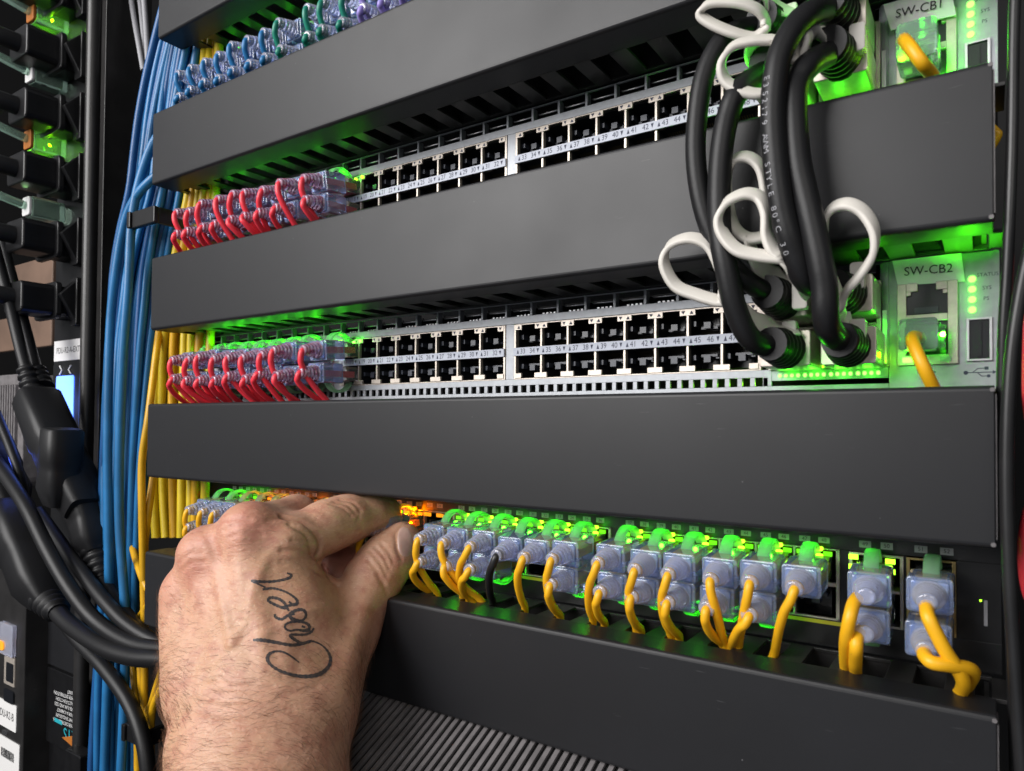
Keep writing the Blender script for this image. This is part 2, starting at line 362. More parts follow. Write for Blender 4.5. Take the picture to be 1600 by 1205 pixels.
    mj.box(X0, 411.6, D-2, D+6, Z(ZB), Z(ZT)); mj.box(423.7, X1, D-2, D+6, Z(ZB), Z(ZT))
    mj.box(411.6, 423.7, D-2, D+6, Z(23.2), Z(25.6)); mj.box(411.6, 423.7, D-2, D+6, Z(ZB), Z(12.2))
    mj.box(411.6, 415, D-2, D+6, Z(33.4), Z(ZT)); mj.box(420.4, 423.7, D-2, D+6, Z(33.4), Z(ZT)); mj.box(411.6, 413, D-2, D+6, Z(32), Z(33.4)); mj.box(422.3, 423.7, D-2, D+6, Z(32), Z(33.4))
    mo = mj.build('management_jack', 'nickel', t, bevel=.15)
    a_ = MB(); a_.box(411, 424.2, D-1.0, D-.8, Z(12), Z(35.6)); a_.build('jack_back', 'jack', mo)
    h_ = MB(); h_.box(414, 421, D-1.4, D-1.05, Z(26), Z(28)); h_.build('jack_tongue', 'jack2', mo)
    MB().rprism(410.4, 413.6, Z(9.8), Z(11.6), .4, D-2.4, D-2.05).build('port_light', 'ledhot', mo)
    MB().rprism(421.4, 424.8, Z(9.8), Z(11.4), .4, D-2.4, D-2.05).build('port_light', 'grey', mo)
    # USB socket
    u_ = MB()
    for bx in ((428.9, 429.7, 9.6, 23.4), (435.2, 436, 9.6, 23.4), (429.7, 435.2, 9.6, 10.3), (429.7, 435.2, 22.7, 23.4)): u_.box(bx[0], bx[1], D-1.6, D, Z(bx[2]), Z(bx[3]))
    uo = u_.build('usb_socket', 'steel', t, bevel=.1)
    v_ = MB(); v_.box(429.7, 435.2, D-.9, D-.7, Z(10.3), Z(22.7)); v_.box(431.6, 433.1, D-1.4, D-.9, Z(11), Z(22)); v_.build('socket_tongue', 'jack', uo)
    for i in range(4):
        z = 35.9-3.27*i
        MB().rprism(429.4, 431.7, Z(z-1.1), Z(z+1.1), 1.05, D-1.1, D-.7, 4).build('status_light', 'ledhot', t)
        lamp((430.5, D-2.6, Z(z)), .0004, GREEN, 1)
    s_ = MB(); m_ = MB(); m2_ = MB()
    put_text(m_, 'STATUS', (434.8, D-.66, Z(37)), 1.7); put_text(m_, 'SYS', (434.6, D-.66, Z(32.8)), 1.7); put_text(m_, 'PS', (434.4, D-.66, Z(29.4)), 1.7); put_text(m2_, '<...>', (417.5, D-.66, Z(6.4)), 3.2)
    uz = Z(6.0)
    for q in ([(428.6, uz), (436.2, uz)], [(430.5, uz), (432, uz+1.3), (434, uz+1.3)], [(431.8, uz), (433, uz-1.2), (434.6, uz-1.2)]): s_.tube([(x, D-.62, z) for x, z in q], .13, 4)
    s_.rprism(428, 429.3, uz-.65, uz+.65, .6, D-.7, D-.62); s_.rprism(433.8, 434.9, uz+.8, uz+1.8, .1, D-.7, D-.62); s_.rprism(434.4, 435.4, uz-1.7, uz-.7, .4, D-.7, D-.62)
    s_.add([(436, D-.66, uz-.6), (437.1, D-.66, uz), (436, D-.66, uz+.6)], [(0, 1, 2)])
    s_.build('usb_symbol', 'ink', t); m_.build('status_print', 'ink', t); m2_.build('port_print', 'ink', t)
    return t
sw2 = grey_switch(0, 'lower grey network switch with open numbered ports, between the second and third full covers', 'SW-CB2', True)
sw1 = grey_switch(P, 'upper grey network switch, only its top port row showing above a black cover', 'SW-CB1', False)

# name tapes
def tape(txt, corners, label):                     # corners: tl, tr, br, bl (world mm)
    tl, tr, br, bl = [Vector(c) for c in corners]; n = 8; v = []; f = []
    nrm = (tr-tl).cross(bl-tl).normalized()
    if nrm.y > 0: nrm = -nrm
    for th in (0, .25):
        for j in range(2):
            for i in range(n+1):
                s_ = i/n; p = (tl.lerp(tr, s_)).lerp(bl.lerp(br, s_), j)
                v.append(tuple(p+nrm*(th+ (1-j)*1.4*math.sin(s_*math.pi*.9)*.6)))
    for i in range(n):
        a = i; c = i+n+1; o = 2*(n+1)
        f += [(a, c, c+1, a+1), (a+o, a+1+o, c+1+o, c+o), (a, a+1, a+1+o, a+o), (c, c+o, c+1+o, c+1)]
    t = MB().add(v, f, False).build('name_tape', 'label', label=label, cat='label')
    m = MB(); c0 = (tl+tr+br+bl)/4+nrm*1.0; ex = ((tr-tl)+(br-bl)).normalized(); ez = ex.cross(-nrm).normalized()
    if ez.z < 0: ez = -ez
    put_text(m, txt, tuple(c0), 4.0, tuple(ex), tuple(ez), 1.0); m.build('printed_name', 'inkk', t)
tape('SW-CB2', [at(1394, 408, 33.6), at(1502, 396, 33.2), at(1508, 440, 34.6), at(1403, 446, 34.6)], 'white name tape reading SW-CB2 on the lower grey switch')
tape('SW-CB1', [at(1380, 8, 32.2), at(1486, -16, 31.8), at(1494, 24, 32.4), at(1392, 48, 32.6)], 'white name tape reading SW-CB1 on the upper grey switch')

# ------------------------------------------------------------------ black lower switch
t3 = empty('network_switch', (220, D, -88.8), 'black network switch at the bottom with yellow cords and the hand at its ports', 'network switch')
z3b, z3t = -88.7, -44.7
B3 = [(27.6, 114.6), (122, 209), (212.5, 299.6), (303.2, 390.2)]
f = MB(); yb = D+1.4
f.box(3.8, 438, D, yb, -54.3, z3t); f.box(3.8, 438, D, yb, z3b, -79.2)
xs = [3.8]
for a, c in B3+[(393.3, 410.4), (411.2, 425.6)]: xs += [a, c]
xs.append(438)
for i in range(0, len(xs), 2): f.box(xs[i]+.02, xs[i+1]-.02, D, yb, -79.2, -54.3)
f.build('faceplate', 'black', t3, bevel=.12)
MB().box(4, 437, yb+12.6, 240, z3b+.3, z3t-.3).build('chassis', 'black', t3)
MB().box(4, 437, yb+11.8, yb+12.5, z3b+.3, z3t-.3).build('dark_backing', 'void', t3)  # near-black sheet in place of the shade behind the ports
st = MB()
for a, c in B3: st.box(a-.5, c+.5, D-.12, D-.02, -81.0, -79.7)
st.build('yellow_stripe', 'stripe', t3)
numbers = MB(); numtxt = MB()
lit = {(0, 0): 'g', (0, 1): 'g', (0, 2): 'a', (0, 3): 'a', (0, 4): 'a', (0, 5): 'a', (1, 0): 'a', (1, 1): 'a', (1, 4): 'a', (1, 5): 'a'}
for bi, (a, c) in enumerate(B3):
    fr = MB(); x0 = a+1.5; pitch = (c-a-3)/6
    fr.box(a, a+1.2, D-.5, D+3, -79.1, -54.4); fr.box(c-1.2, c, D-.5, D+3, -79.1, -54.4); fr.box(a, c, D-.4, D+1, -67.6, -66.2)
    fr.box(a, c, D-.5, D+1, -54.9, -54.35); fr.box(a, c, D-.5, D+1, -79.2, -78.6)
    for i in range(7):
        xd = x0+pitch*i
        if 0 < i < 6: fr.box(xd-.45, xd+.45, D-.4, D+9, -78.6, -54.9)
    fr.build('port_frame', 'nickel', t3, bevel=.1)
    for i in range(6):
        xc = x0+pitch*(i+.5); jack(t3, xc, -60.6, D+.4, True); jack(t3, xc, -73.1, D+.4, False)
        l = lit.get((bi, i), 'g'); mm = {'g': 'leddim', 'a': 'amberdim'}[l]
        for sx in (-1, 1):
            q = MB(); q.box(xc+sx*4.6-1.5, xc+sx*4.6+1.5, D-.9, D-.2, -57.0, -55.4); q.build('port_light', mm if (l == 'a' or sx < 0) else 'leddim', t3, bevel=.1)
        for row in (0, 1):
            xx = xc-3.4+row*6.6; numbers.box(xx-1.9, xx+1.9, D-.1, D-.02, -52.6, -50.6)
            put_text(numtxt, str(bi*12+2*i+1+row), (xx, D-.14, -51.6), 1.9, wx=1)
for (a, c, m_) in ((393.3, 410.4, 'nickel'), (411.2, 425.6, 'gold')):
    fr = MB()
    for bx in ((a, a+1.1, -79, -54.6), (c-1.1, c, -79, -54.6), (a+1.1, c-1.1, -55.4, -54.6), (a+1.1, c-1.1, -79, -78.2), (a+1.1, c-1.1, -67.4, -66.4)): fr.box(bx[0], bx[1], D-.8, D+8, bx[2], bx[3])
    fr.build('port_frame', m_, t3, bevel=.1); jack(t3, (a+c)/2, -60.6, D+.6, True); jack(t3, (a+c)/2, -73, D+.6, False)
for xx, n in ((398.4, '49'), (405.2, '50'), (415.5, '51'), (423, '52')):
    numbers.box(xx-1.9, xx+1.9, D-.1, D-.02, -52.9, -50.6); put_text(numtxt, n, (xx, D-.14, -51.7), 1.9)
no = numbers.build('number_boxes', 'grey', t3); numtxt.build('port_numbers', 'inkk', no)
wt = MB()
put_text(wt, '1,2 Link', (402.6, D-.1, -81.6), 2.6); put_text(wt, 'G, Yell', (402.6, D-.1, -84.2), 2.6); put_text(wt, 'Fast GE', (182, D-.1, -82.9), 2.6)
wt.build('white_print', 'white', t3)
MB().box(433.2, 434.2, D-.3, D, -74, -66).build('panel_mark', 'grey', t3)
for xc in (400.6,):
    for s_, z in ((-1, -56.2), (1, -56.6), (-1, -59.6), (1, -60)):
        MB().box(xc+s_*5.8-1.5, xc+s_*5.8+1.5, D-1.3, D-.9, z-.8, z+.8).build('port_light', 'led', t3)
MB().rprism(432, 432.7, -66.5, -65.9, .3, D-.4, D-.1).build('status_light', 'led', t3)

# ------------------------------------------------------------------ patch plugs (built once, mesh data shared)
def proto(name, mb, m, bevel=0):
    o = mb.build(name, m, None, bevel=bevel); me = o.data
    if bevel:
        dg = bpy.context.evaluated_depsgraph_get(); me = bpy.data.meshes.new_from_object(o.evaluated_get(dg)); me.name = name
    bpy.data.objects.remove(o); return me
b = MB(); b.box(-5.7, 5.7, -9.5, 7, -4.0, 3.6); b.box(-4.6, 4.6, -9.4, -4, 3.6, 4.4); ME_BODY = proto('plug_body', b, 'clear', .35)
b = MB(); b.rprism(-6.35, 6.35, -5.5, 5.1, 1.2, -22, -9.6); b.rprism(-5.2, 5.2, -4.7, 4.3, 1.0, -22.9, -21.8); ME_SLEEVE = proto('plug_sleeve', b, 'sleeve', .5)
def boot_mb():
    b = MB(); rings = []
    y = -22.0; n = 16; prof = []
    for i in range(5):
        R = 4.7-.38*i
        prof += [(y, R*.84), (y-.15, R), (y-1.1, R*.99), (y-1.25, R*.84), (y-1.7, R*.82)]; y -= 1.75
    prof += [(y, 2.9), (y-.8, 2.7), (y-1.0, 2.0)]
    for yy, R in prof: rings.append([(R*math.cos(2*math.pi*k/n)*1.04, yy, R*math.sin(2*math.pi*k/n)*.94) for k in range(n)])
    b.loft(rings); return b
ME_BOOT = proto('strain_boot', boot_mb(), 'boot'); ME_BOOTR = proto('strain_boot', boot_mb(), 'boot_red')
b = MB(); pa = cr([(0, -.5, 4.2), (0, -2.5, 7.0), (0, -6, 8.9), (0, -9.5, 9.0), (0, -12.5, 7.6), (0, -15, 4.6)], 4)
b.tube(pa, 1, 8, flat=(2.35, .65), up=(1, 0, 0), smooth=True); ME_LATCH = proto('latch', b, 'latch')
b = MB(); [b.box(-3.6+k*1.02-.3, -3.6+k*1.02+.3, -3, 4, -3.9, -3.2) for k in range(8)]; ME_PIN = proto('contact_pins', b, 'gold')
b = MB(); b.box(-4.2, 4.2, -20, -1, -1.6, 1.6); ME_WIRE = proto('wire_core', b, 'grey')
ME_WIREC = {}
def child(name, me, parent):
    o = bpy.data.objects.new(name, me); COL.objects.link(o); o.parent = parent; return o
def patch(color, X, Zc, up, label, group, face=D, dx=0, dz=0, drop=None, tilt=0, yaw=0, body=True, slot=19.5, boot=None, r=1.5, path=None, latch=True, bow=0):
    """one patch cord: empty at the port, plug parts on it, and its own cord"""
    t = empty('patch_cord', (X, face, Zc), label, 'patch cord', group)
    t['label'] = label
    R = Matrix.Rotation(math.radians(yaw), 3, 'Z') @ Matrix.Rotation(math.radians(tilt), 3, 'X')
    rot = R if up else R @ Matrix.Rotation(math.pi, 3, 'Y')
    pl = child('plug', ME_BODY, t); pl.rotation_euler = rot.to_euler()
    if color not in ME_WIREC:
        q = ME_WIRE.copy(); q.materials.clear(); q.materials.append(M[color]); ME_WIREC[color] = q
    child('contact_pins', ME_PIN, pl)
    if body: child('wire_core', ME_WIREC[color], pl)
    if latch: child('latch', ME_LATCH, pl)
    if body:
        s_ = child('plug_sleeve', ME_SLEEVE, t); s_.rotation_euler = rot.to_euler()
        q = child('strain_boot', boot or ME_BOOT, t); q.rotation_euler = rot.to_euler()
    if path is None:
        a = Vector((X, face, Zc))+R @ Vector((0, -28.5, 0)); b_ = Vector((X, face, Zc))+R @ Vector((0, -31.6, -.5))
        h = b_.z-drop; w1, w2 = random.uniform(-.5, .5), random.uniform(-.7, .7)
        pts = [a, b_]
        for fr, yy in ((.10, -.6), (.28, .4), (.52, 4.0), (.78, 9.5), (1.0, 15.0), (1.35, 18.5)):
            pts.append((X+(b_.x-X)*(1-min(fr, 1))+dx*fr+bow*.5*math.sin(min(fr, 1)*math.pi)+w1*math.sin(fr*5), b_.y+yy*(slot-b_.y)/15.5+w2*fr*.5, b_.z-h*fr-(.9 if fr < .2 else 0)))
    else: pts = path
    c = MB(); c.tube(cr(pts, 6), r, 10); c.build('cord', M[color] if isinstance(color, str) else color, t)
    return t
# SW2: nine columns of red cords
sx_cols = [10.5+1.1+13.925*(i+.5) for i in range(8)]+[129.3+1.1+14*.5]
for i, X in enumerate(sx_cols):
    for up in (True, False):
        lab = f"{ORD[i]} red patch cord from left in the {'upper' if up else 'lower'} port row of the lower grey switch"
        patch('red', X, 28.6 if up else 15.2, up, lab, 'red patch cords in the lower grey switch', tilt=6+random.uniform(-3, 3) if up else 3+random.uniform(-3, 3), yaw=random.uniform(-4, 4),
              drop=0, dx=random.uniform(-10, 3), boot=ME_BOOTR, bow=random.uniform(-2.5, 1.5))
    lamp((X+.4, 29, 35.4), .0034, GREEN, 1.0)
# SW1: nine columns, both rows
for i, X in enumerate(sx_cols):
    for up in (True, False):
        lab = f"{ORD[i]} red patch cord from left in the {'upper' if up else 'lower'} port row of the upper grey switch"
        patch('red', X, P+28.6 if up else P+15.2, up, lab, 'red patch cords in the upper grey switch', tilt=6+random.uniform(-3, 3) if up else 4, yaw=random.uniform(-4, 4), drop=P, dx=random.uniform(-10, 3), boot=ME_BOOTR, bow=random.uniform(-2.5, 1.5))
    lamp((X+.4, 29, P+35.4), .0009 if i < 8 else .002, GREEN, 1.0)
for z0 in (0, P):
    par = sw2 if z0 == 0 else sw1
    for q in range(5): up_lamp((30+24*q, 22, z0+36), .009 if z0 == 0 else .0022)
    for xx, zz in ((141.5, 32.6), (146.5, 33.0)):
        MB().rprism(xx-.8, xx+.8, z0+zz-.7, z0+zz+.9, .6, D-1.6, D-.8).build('port_light', 'ledhot' if z0 == 0 else 'led', par)
    lamp((146.5, D-4, z0+33.4), .0006, GREEN, 1)
# SW0 (mostly outside the frame): blue, green, purple
Z0 = 2*P
t0 = empty('network_switch', (220, D, Z0), 'dark switch face behind the blue green and purple plugs at the top edge', 'network switch')
q = MB(); q.box(.7, 438, D+.4, 240, Z0+.3, Z0+44.2); q.build('faceplate', 'black', t0)
seq = ['blue']*7+['green']*4+['purple']*4
cx = [11.6+13.925*(i+.5) for i in range(8)]+[130.4+14*(i+.5) for i in range(7)]
cnt = {'blue': 0, 'green': 0, 'purple': 0}
for X, c in zip(cx, seq):
    for up in (True, False):
        lab = f"{ORD[cnt[c]]} {c} patch cord from left in the {'upper' if up else 'lower'} row of plugs at the photo's top"
        patch(c, X, Z0+24.8 if up else Z0+11.4, up, lab, f'{c} patch cords at the top of the rack', tilt=5+random.uniform(-2, 3), yaw=random.uniform(-3, 3), drop=Z0, dx=random.uniform(-8, 0), bow=random.uniform(-2, 1))
    cnt[c] += 1
    lamp((X+1, 29, Z0+35.6), .0009, GREEN, 1)

# lower black switch: yellow cords
def c3(b, i): a, c = B3[b]; return a+1.5+(c-a-3)/6*(i+.5)
UZ, LZ = -60.6, -73.1
n_y = 0
# left group (beside the hand)
for i in range(6):
    X = c3(0, i)
    patch('yellow', X, UZ, True, f"{ORD[i]} yellow patch cord from left in the upper port row beside the hand's knuckles", 'yellow patch cords left of the hand', tilt=3, yaw=random.uniform(-3, 3), drop=-P, dx=-3, bow=-3, latch=True)
    if i < 5: patch('yellow', X, LZ, False, f"{ORD[i]} yellow patch cord from left in the lower port row beside the hand's knuckles", 'yellow patch cords left of the hand', tilt=-2, yaw=random.uniform(-3, 3), drop=-P, dx=-2, bow=-2)
    lamp((X+.4, 28.5, -54), .0022, GREEN if i < 2 else AMBER, 1)
for i in range(2):
    X = c3(1, i)
    patch('yellow', X, UZ, True, f"{['first', 'second'][i]} yellow patch cord from left behind the bent index finger", 'yellow patch cords behind the hand', tilt=3, drop=-P)
    patch('yellow', X, LZ, False, f"{['first', 'second'][i]} lower row yellow patch cord from left behind the curled fingers", 'yellow patch cords behind the hand', tilt=0, drop=-P)
    lamp((X+.4, 28.5, -54), .0022, AMBER, 1)
# the plug held between thumb and index finger
X = c3(1, 4)
patch('yellow', X, UZ, True, 'patch cord whose clear plug glows amber between the thumb and index finger', 'yellow patch cords behind the hand', tilt=0, drop=-P, dx=-14, body=True)
for dzz in (-1.2, 2.2): MB().rprism(X+.4, X+3.4, -56.6+dzz, -55.0+dzz, .5, D-2.6, D-1.6).build('port_light', 'amber', t3)
MB().box(X+7.4, X+12.2, D-1.2, D-.6, -57, -55.2).build('port_light', 'amberdim', t3); MB().box(X+16, X+19, D-1.2, D-.6, -57, -55.2).build('port_light', 'amberdim', t3)
lamp((X+.5, 30, -54.4), .012, AMBER, .6); lamp((X+2, 24, -55.2), .008, AMBER, .6); lamp((X+5, 28, -60), .007, AMBER, .6)
G2 = 'yellow patch cords right of the thumb'
spec = [  # block, column, tilt, sideways run of the cord, bow
    (2, 0, 4, -3, -1), (2, 1, 5, 9, -3), (2, 2, 5, -16, -1), (2, 3, 10, -13, 0), (2, 4, 9, -10, 0), (2, 5, 7, -7, -2),
    (3, 0, 5, -11, -2), (3, 1, 7, -6, -2), (3, 2, 7, -6, -2), (3, 3, 7, 1, 2), (3, 4, 5, -8, 1), (3, 5, 5, -10, 0)]
for n, (bk, i, tl, dx, bow) in enumerate(spec):
    X = c3(bk, i); col = 'blackj' if n == 3 else 'yellow'
    lab = 'the only black patch cord, upper port row right of the thumb' if n == 3 else f"{ORD[n]} upper row patch cord counting right from the thumb, yellow"
    patch(col, X, UZ, True, lab, None if n == 3 else G2, tilt=tl*.75, yaw=random.uniform(-2, 2), drop=-P, dx=dx, bow=bow, r=1.58)
    for q in (0, 1):  # glowing pair: the LED and its reflection in the plug, modelled alike
        MB().rprism(X+.8, X+3.2, -57.6+q*2.5, -56.2+q*2.5, .4, D-2.2, D-1.4).build('port_light', 'led', t3)
    lamp((X+.2, 27.5, -54.4), .0019 if n else .001, GREEN, 1.0)
lower = [(2, 0, 2, -8, -3, 'first'), (2, 1, 2, 4, -1, 'second'), (2, 2, 2, -12, -2, 'third'), (2, 5, 0, -6, 0, 'fourth'), (3, 0, 0, -6, 0, 'fifth'), (3, 1, 0, -4, 0, 'sixth'), (3, 2, 0, -3, 0, 'seventh'), (3, 3, 0, 0, -2, 'eighth'), (3, 4, 0, -11, 0, 'ninth')]
for bk, i, tl, dx, bow, o_ in lower:
    X = c3(bk, i)
    patch('yellow', X, LZ, False, f"{o_} lower row yellow patch cord counting right from the thumb", G2, tilt=-tl, yaw=random.uniform(-2, 2), drop=-P, dx=dx, bow=bow, r=1.58)
    lamp((X, 27, -79.2), .0016, GREEN, 1)
# far right uplink cords
X = 401.5
patch('yellow', X, -61.2, True, 'yellow patch cord in the upper jack of the pair numbered 49 and 50', 'yellow patch cords at the right end', tilt=2, yaw=3, path=[(400, 8.5, -64), (399.6, 4, -65), (399, 1, -69), (397.5, 4, -76), (396, 12, -84), (395, 19, -91), (395, 21, -104)], r=2.0)
patch('yellow', X, -73.6, False, 'yellow patch cord in the lower jack of the pair numbered 49 and 50', 'yellow patch cords at the right end', tilt=0, yaw=2, path=[(400.6, 8, -74), (400.6, 4, -75), (400.5, 3, -78), (399.4, 9, -84), (398, 18, -91), (398, 21, -104)], r=2.0)
lamp((400, 27, -54.5), .0006, GREEN, 1)
X = 419.4
patch('yellow', X, -61.6, True, 'rightmost upper yellow patch cord, its frosted plug in the jack numbered 51', 'yellow patch cords at the right end', tilt=0, yaw=0, path=[(419.2, 6, -63), (419.4, 3, -64), (420.5, 1, -66.5), (424, 2, -74), (428, 6, -82), (427.4, 14, -89), (424, 20, -95), (423, 22, -108)], r=2.0)
patch('yellow', X-.4, -75.4, False, 'rightmost lower yellow patch cord, bending right under the jack numbered 51', 'yellow patch cords at the right end', tilt=0, yaw=0, path=[(418.6, 6, -76), (418.8, 3, -76.6), (421, .5, -77.5), (426, 3, -78.2), (430.5, 9, -80.5), (429, 16, -87), (426, 21, -94), (425.4, 23, -108)], r=2.0)
# management plugs on the grey switches
patch('yellow', 417.6, 17.4, True, 'yellow patch cord with green lit plug in the management jack under SW-CB2', 'management patch cords', body=False, path=[(416.2, 27, 17), (415, 18, 16.5), (415.6, 10, 13.5), (418.6, 7, 6), (421.6, 12, -2), (423, 18, -9), (423, 20, -20)], r=1.9, latch=False)
lamp((413, 24, 11.2), .005, GREEN, .8); lamp((422.5, 29, 18), .005, GREEN, .8)
def mgmt_boot(x, z, lab):
    pass
b_ = MB(); b_.rprism(410.2, 421.6, 12.8, 22.9, 1.5, 22, 30); 
mg = [o for o in COL.objects if o.get('label', '').startswith('yellow patch cord with green lit plug')][0]
b_.build('plug_sleeve', 'boot_green', mg, bevel=.6)
pth = [at(1412, 62, 20), at(1416, 66, 14), at(1424, 76, 10), at(1440, 98, 10), at(1452, 112, 15), at(1462, 130, 20), at(1466, 160, 22)]
mg1 = patch('yellow', 416.6, P+21, True, 'amber patch cord with lime lit plug in the management jack under SW-CB1', 'management patch cords', body=False, path=pth, r=2.0, latch=False)
b_ = MB(); b_.rprism(410.2, 422, P+14.5, P+27.0, 1.8, 18, 31); b_.build('plug_sleeve', 'boot_green', mg1, bevel=.8)
lamp((424, 24, P+19), .008, GREEN, .8); lamp((412, 16.5, P+15), .006, (.25, 1, 0), .8); lamp((417, 34, P+27), .005, GREEN, .8)

# ------------------------------------------------------------------ thick black uplink cables between the two grey switches
def P3(l): return [tuple(at(x, y, Y)) for x, y, Y in l]
def uplink(lab, top, mid, bot, r):
    """top/bot: (x,z) of the connector in the upper / lower switch"""
    t = empty('uplink_cable', (bot[0], D, bot[1]), lab, 'cable', 'thick black uplink cables')
    path = [(top[0], 9, top[1])]+mid+[(bot[0], 9, bot[1])]
    c = MB(); c.tube(cr(path, 8), r, 16); c.build('cable', 'rubber', t)
    for (x, z) in (top, bot):
        h = MB(); h.rprism(x-8.4, x+8.4, z-5.9, z+5.9, .8, 14.5, D+8); ho = h.build('connector_shell', 'nickel', t, bevel=.3)
        q = MB(); q.rprism(x-6, x+6, z+5.6, z+6.3, .3, 17, 30); q.rprism(x-5.6, x+5.6, z-3.4, z+3.6, .6, 14.1, 14.6); q.build('shell_ridge', 'steel', ho)
        other = Vector(path[1] if (x, z) == top else path[-2]); a = Vector((x, 15, z)); dirn = (other-a); dirn = Vector((dirn.x*.25, -abs(dirn.y) if dirn.y else -10, dirn.z*.25)).normalized()
        b = MB(); pts = []; rr = []
        for k in range(26):
            u_ = k/25; pts.append(tuple(a+dirn*(14.5*u_))); rr.append(6.6-1.7*u_+(.45 if (k % 5) in (0, 1, 2) else -.25))
        b.tube(pts, rr, 18); b.build('strain_boot', 'rubber', t)
    return t
Zu = lambda z: P+z
up_l = uplink('leftmost thick black uplink cable, upper left connector on both grey switches', (374.5, P+33), P3([(1160, 46, 0), (1127, 66, -7), (1100, 120, -10), (1088, 200, -11), (1089, 270, -11), (1103, 340, -10), (1130, 400, -8), (1168, 440, -5)]), (375.5, 31), 3.3)
lo_l = uplink('second thick black uplink cable, sweeping into the lower left connector beside port 47', (374.5, P+19), P3([(1158, 138, -9), (1136, 187, -12), (1125, 262, -13), (1124, 350, -14), (1134, 415, -14), (1150, 485, -11), (1176, 532, -5)]), (376.5, 14.6), 3.6)
up_r = uplink('third thick black uplink cable, with pale printed lettering along its jacket', (393.8, P+33), P3([(1268, 20, -8), (1240, 45, -14), (1218, 88, -17), (1210, 135, -18), (1208, 190, -18), (1213, 262, -18), (1223, 330, -17), (1238, 385, -15), (1262, 440, -9)]), (395.5, 31), 3.7)
lo_r = uplink('rightmost thick black uplink cable, straight in front of the lit green light row', (394.2, P+19), P3([(1266, 100, -8), (1245, 130, -12), (1241, 170, -14), (1246, 245, -15), (1257, 300, -15), (1271, 360, -15), (1287, 440, -14), (1293, 510, -10)]), (396.5, 14.4), 3.8)
# lettering along the third cable
pm = cr(P3([(1218, 88, -17), (1210, 135, -18), (1208, 190, -18), (1213, 262, -18), (1223, 330, -17), (1238, 385, -15), (1262, 440, -9)]), 30)
cum = [0]
for a, c in zip(pm[:-1], pm[1:]): cum.append(cum[-1]+np.linalg.norm(c-a))
lt = MB(); txt = 'E352179 AWM STYLE 80°C 30V'; s0 = 8
for i, ch in enumerate(txt):
    if ch == ' ': continue
    sd = s0+i*2.05
    k = next((j for j, v in enumerate(cum) if v > sd), None)
    if k is None or k >= len(pm)-1: break
    p = Vector(pm[k]); tg = (Vector(pm[k+1])-Vector(pm[k-1])).normalized()
    vw = (Vector(CAM)-p).normalized(); sd_ = tg.cross(vw).normalized(); n_ = (vw-sd_*-.55); n_ = (n_-tg*n_.dot(tg)).normalized()
    if sd_.x > 0: sd_ = -sd_
    n_ = (sd_*.62+vw*.78); n_ = (n_-tg*n_.dot(tg)).normalized()
    ex = tg; ez = n_.cross(ex).normalized()
    vs, fs = text_geo(ch); c0 = p+n_*3.78
    lt.add([tuple(c0+ex*(q[0]*2.7)+ez*(q[1]*2.7)-n_*((q[1]*2.7)**2/7.6)) for q in vs], fs)
lt.build('jacket_print', 'grey', up_r)

# ivory pull tabs (ribbon strap, ring, clip), parts of their cables
def tab(parent, ring, strap, clip, w=2.3, sw=(2.2, 4.6)):
    r = MB(); pts = cr(P3(ring)+[tuple(at(*ring[0]))], 6)[:-1]
    r.tube(pts, 1, 12, closed=True, flat=(w, 1.05), up=tuple(FW*.50+UP*.75+RT*.42)); o = r.build('pull_ring', 'tab', parent)
    s_ = MB(); sp = cr(P3(strap), 8); n = len(sp)
    s_.tube(sp, 1, 12, flat=([sw[0]+(sw[1]-sw[0])*min(1, i/(n*.6)) for i in range(n)], .6), up=tuple(np.array((.35, .9, .45)))); s_.build('strap', 'tab', o)
    x, z, y = clip; c = MB(); c.rprism(x-2.2, x+2.6, z-5.2, z+3.8, 1.0, y-1.6, y+2.2); c.build('clip', 'tab', o, bevel=.4)
    return o
tab(lo_l, [(1127, 472, -9), (1090, 461, -10), (1056, 446, -11), (1038, 412, -12), (1046, 384, -12), (1075, 372, -12), (1104, 380, -11), (1120, 405, -10), (1130, 440, -9)],
    [(1122, 470, -9), (1150, 478, -7), (1180, 505, 0), (1212, 515, 8), (1240, 512, 13)], (378.6, 19.6, 12.5))
tab(up_r, [(1222, 403, -15), (1185, 399, -16), (1152, 390, -17), (1130, 366, -17), (1124, 340, -17), (1136, 316, -17), (1163, 303, -16), (1186, 308, -15), (1196, 330, -15), (1198, 365, -15), (1208, 390, -15)],
    [(1218, 402, -15), (1236, 415, -12), (1258, 438, -4), (1270, 450, 4)], (383.5, 31, 6))
tab(up_l, [(1196, 370, -6), (1168, 372, -7), (1148, 356, -8), (1138, 320, -9), (1136, 280, -9), (1148, 250, -9), (1170, 246, -8), (1188, 262, -7), (1196, 300, -6), (1198, 340, -6)],
    [(1168, 368, -7), (1178, 400, -5), (1196, 428, 2), (1222, 436, 9), (1240, 434, 13)], (380.0, 36, 12.5))
tab(lo_r, [(1316, 480, -2), (1322, 456, -5), (1344, 430, -8), (1364, 397, -10), (1366, 362, -11), (1350, 332, -11), (1325, 319, -11), (1300, 326, -10), (1288, 350, -9), (1288, 395, -8), (1296, 425, -6), (1308, 455, -3)],
    [(1315, 462, -4), (1310, 490, 0), (1312, 508, 6), (1330, 507, 12)], (399.8, 18.4, 11.5))
q = MB(); q.rprism(397.8, 402.0, 31.5, 40.0, 1, 10, 14); q.build('clip', 'tab', up_r, bevel=.4)
tab(up_l, [(1196, 46, -4), (1176, 58, -6), (1145, 51, -9), (1112, 37, -11), (1095, 22, -12), (1110, 5, -12), (1150, 4, -10), (1182, 14, -7), (1195, 30, -4)],
    [(1162, 0, -6), (1190, -4, -2), (1212, 10, 4), (1240, 16, 10), (1262, 12, 14)], (379, P+36, 12))
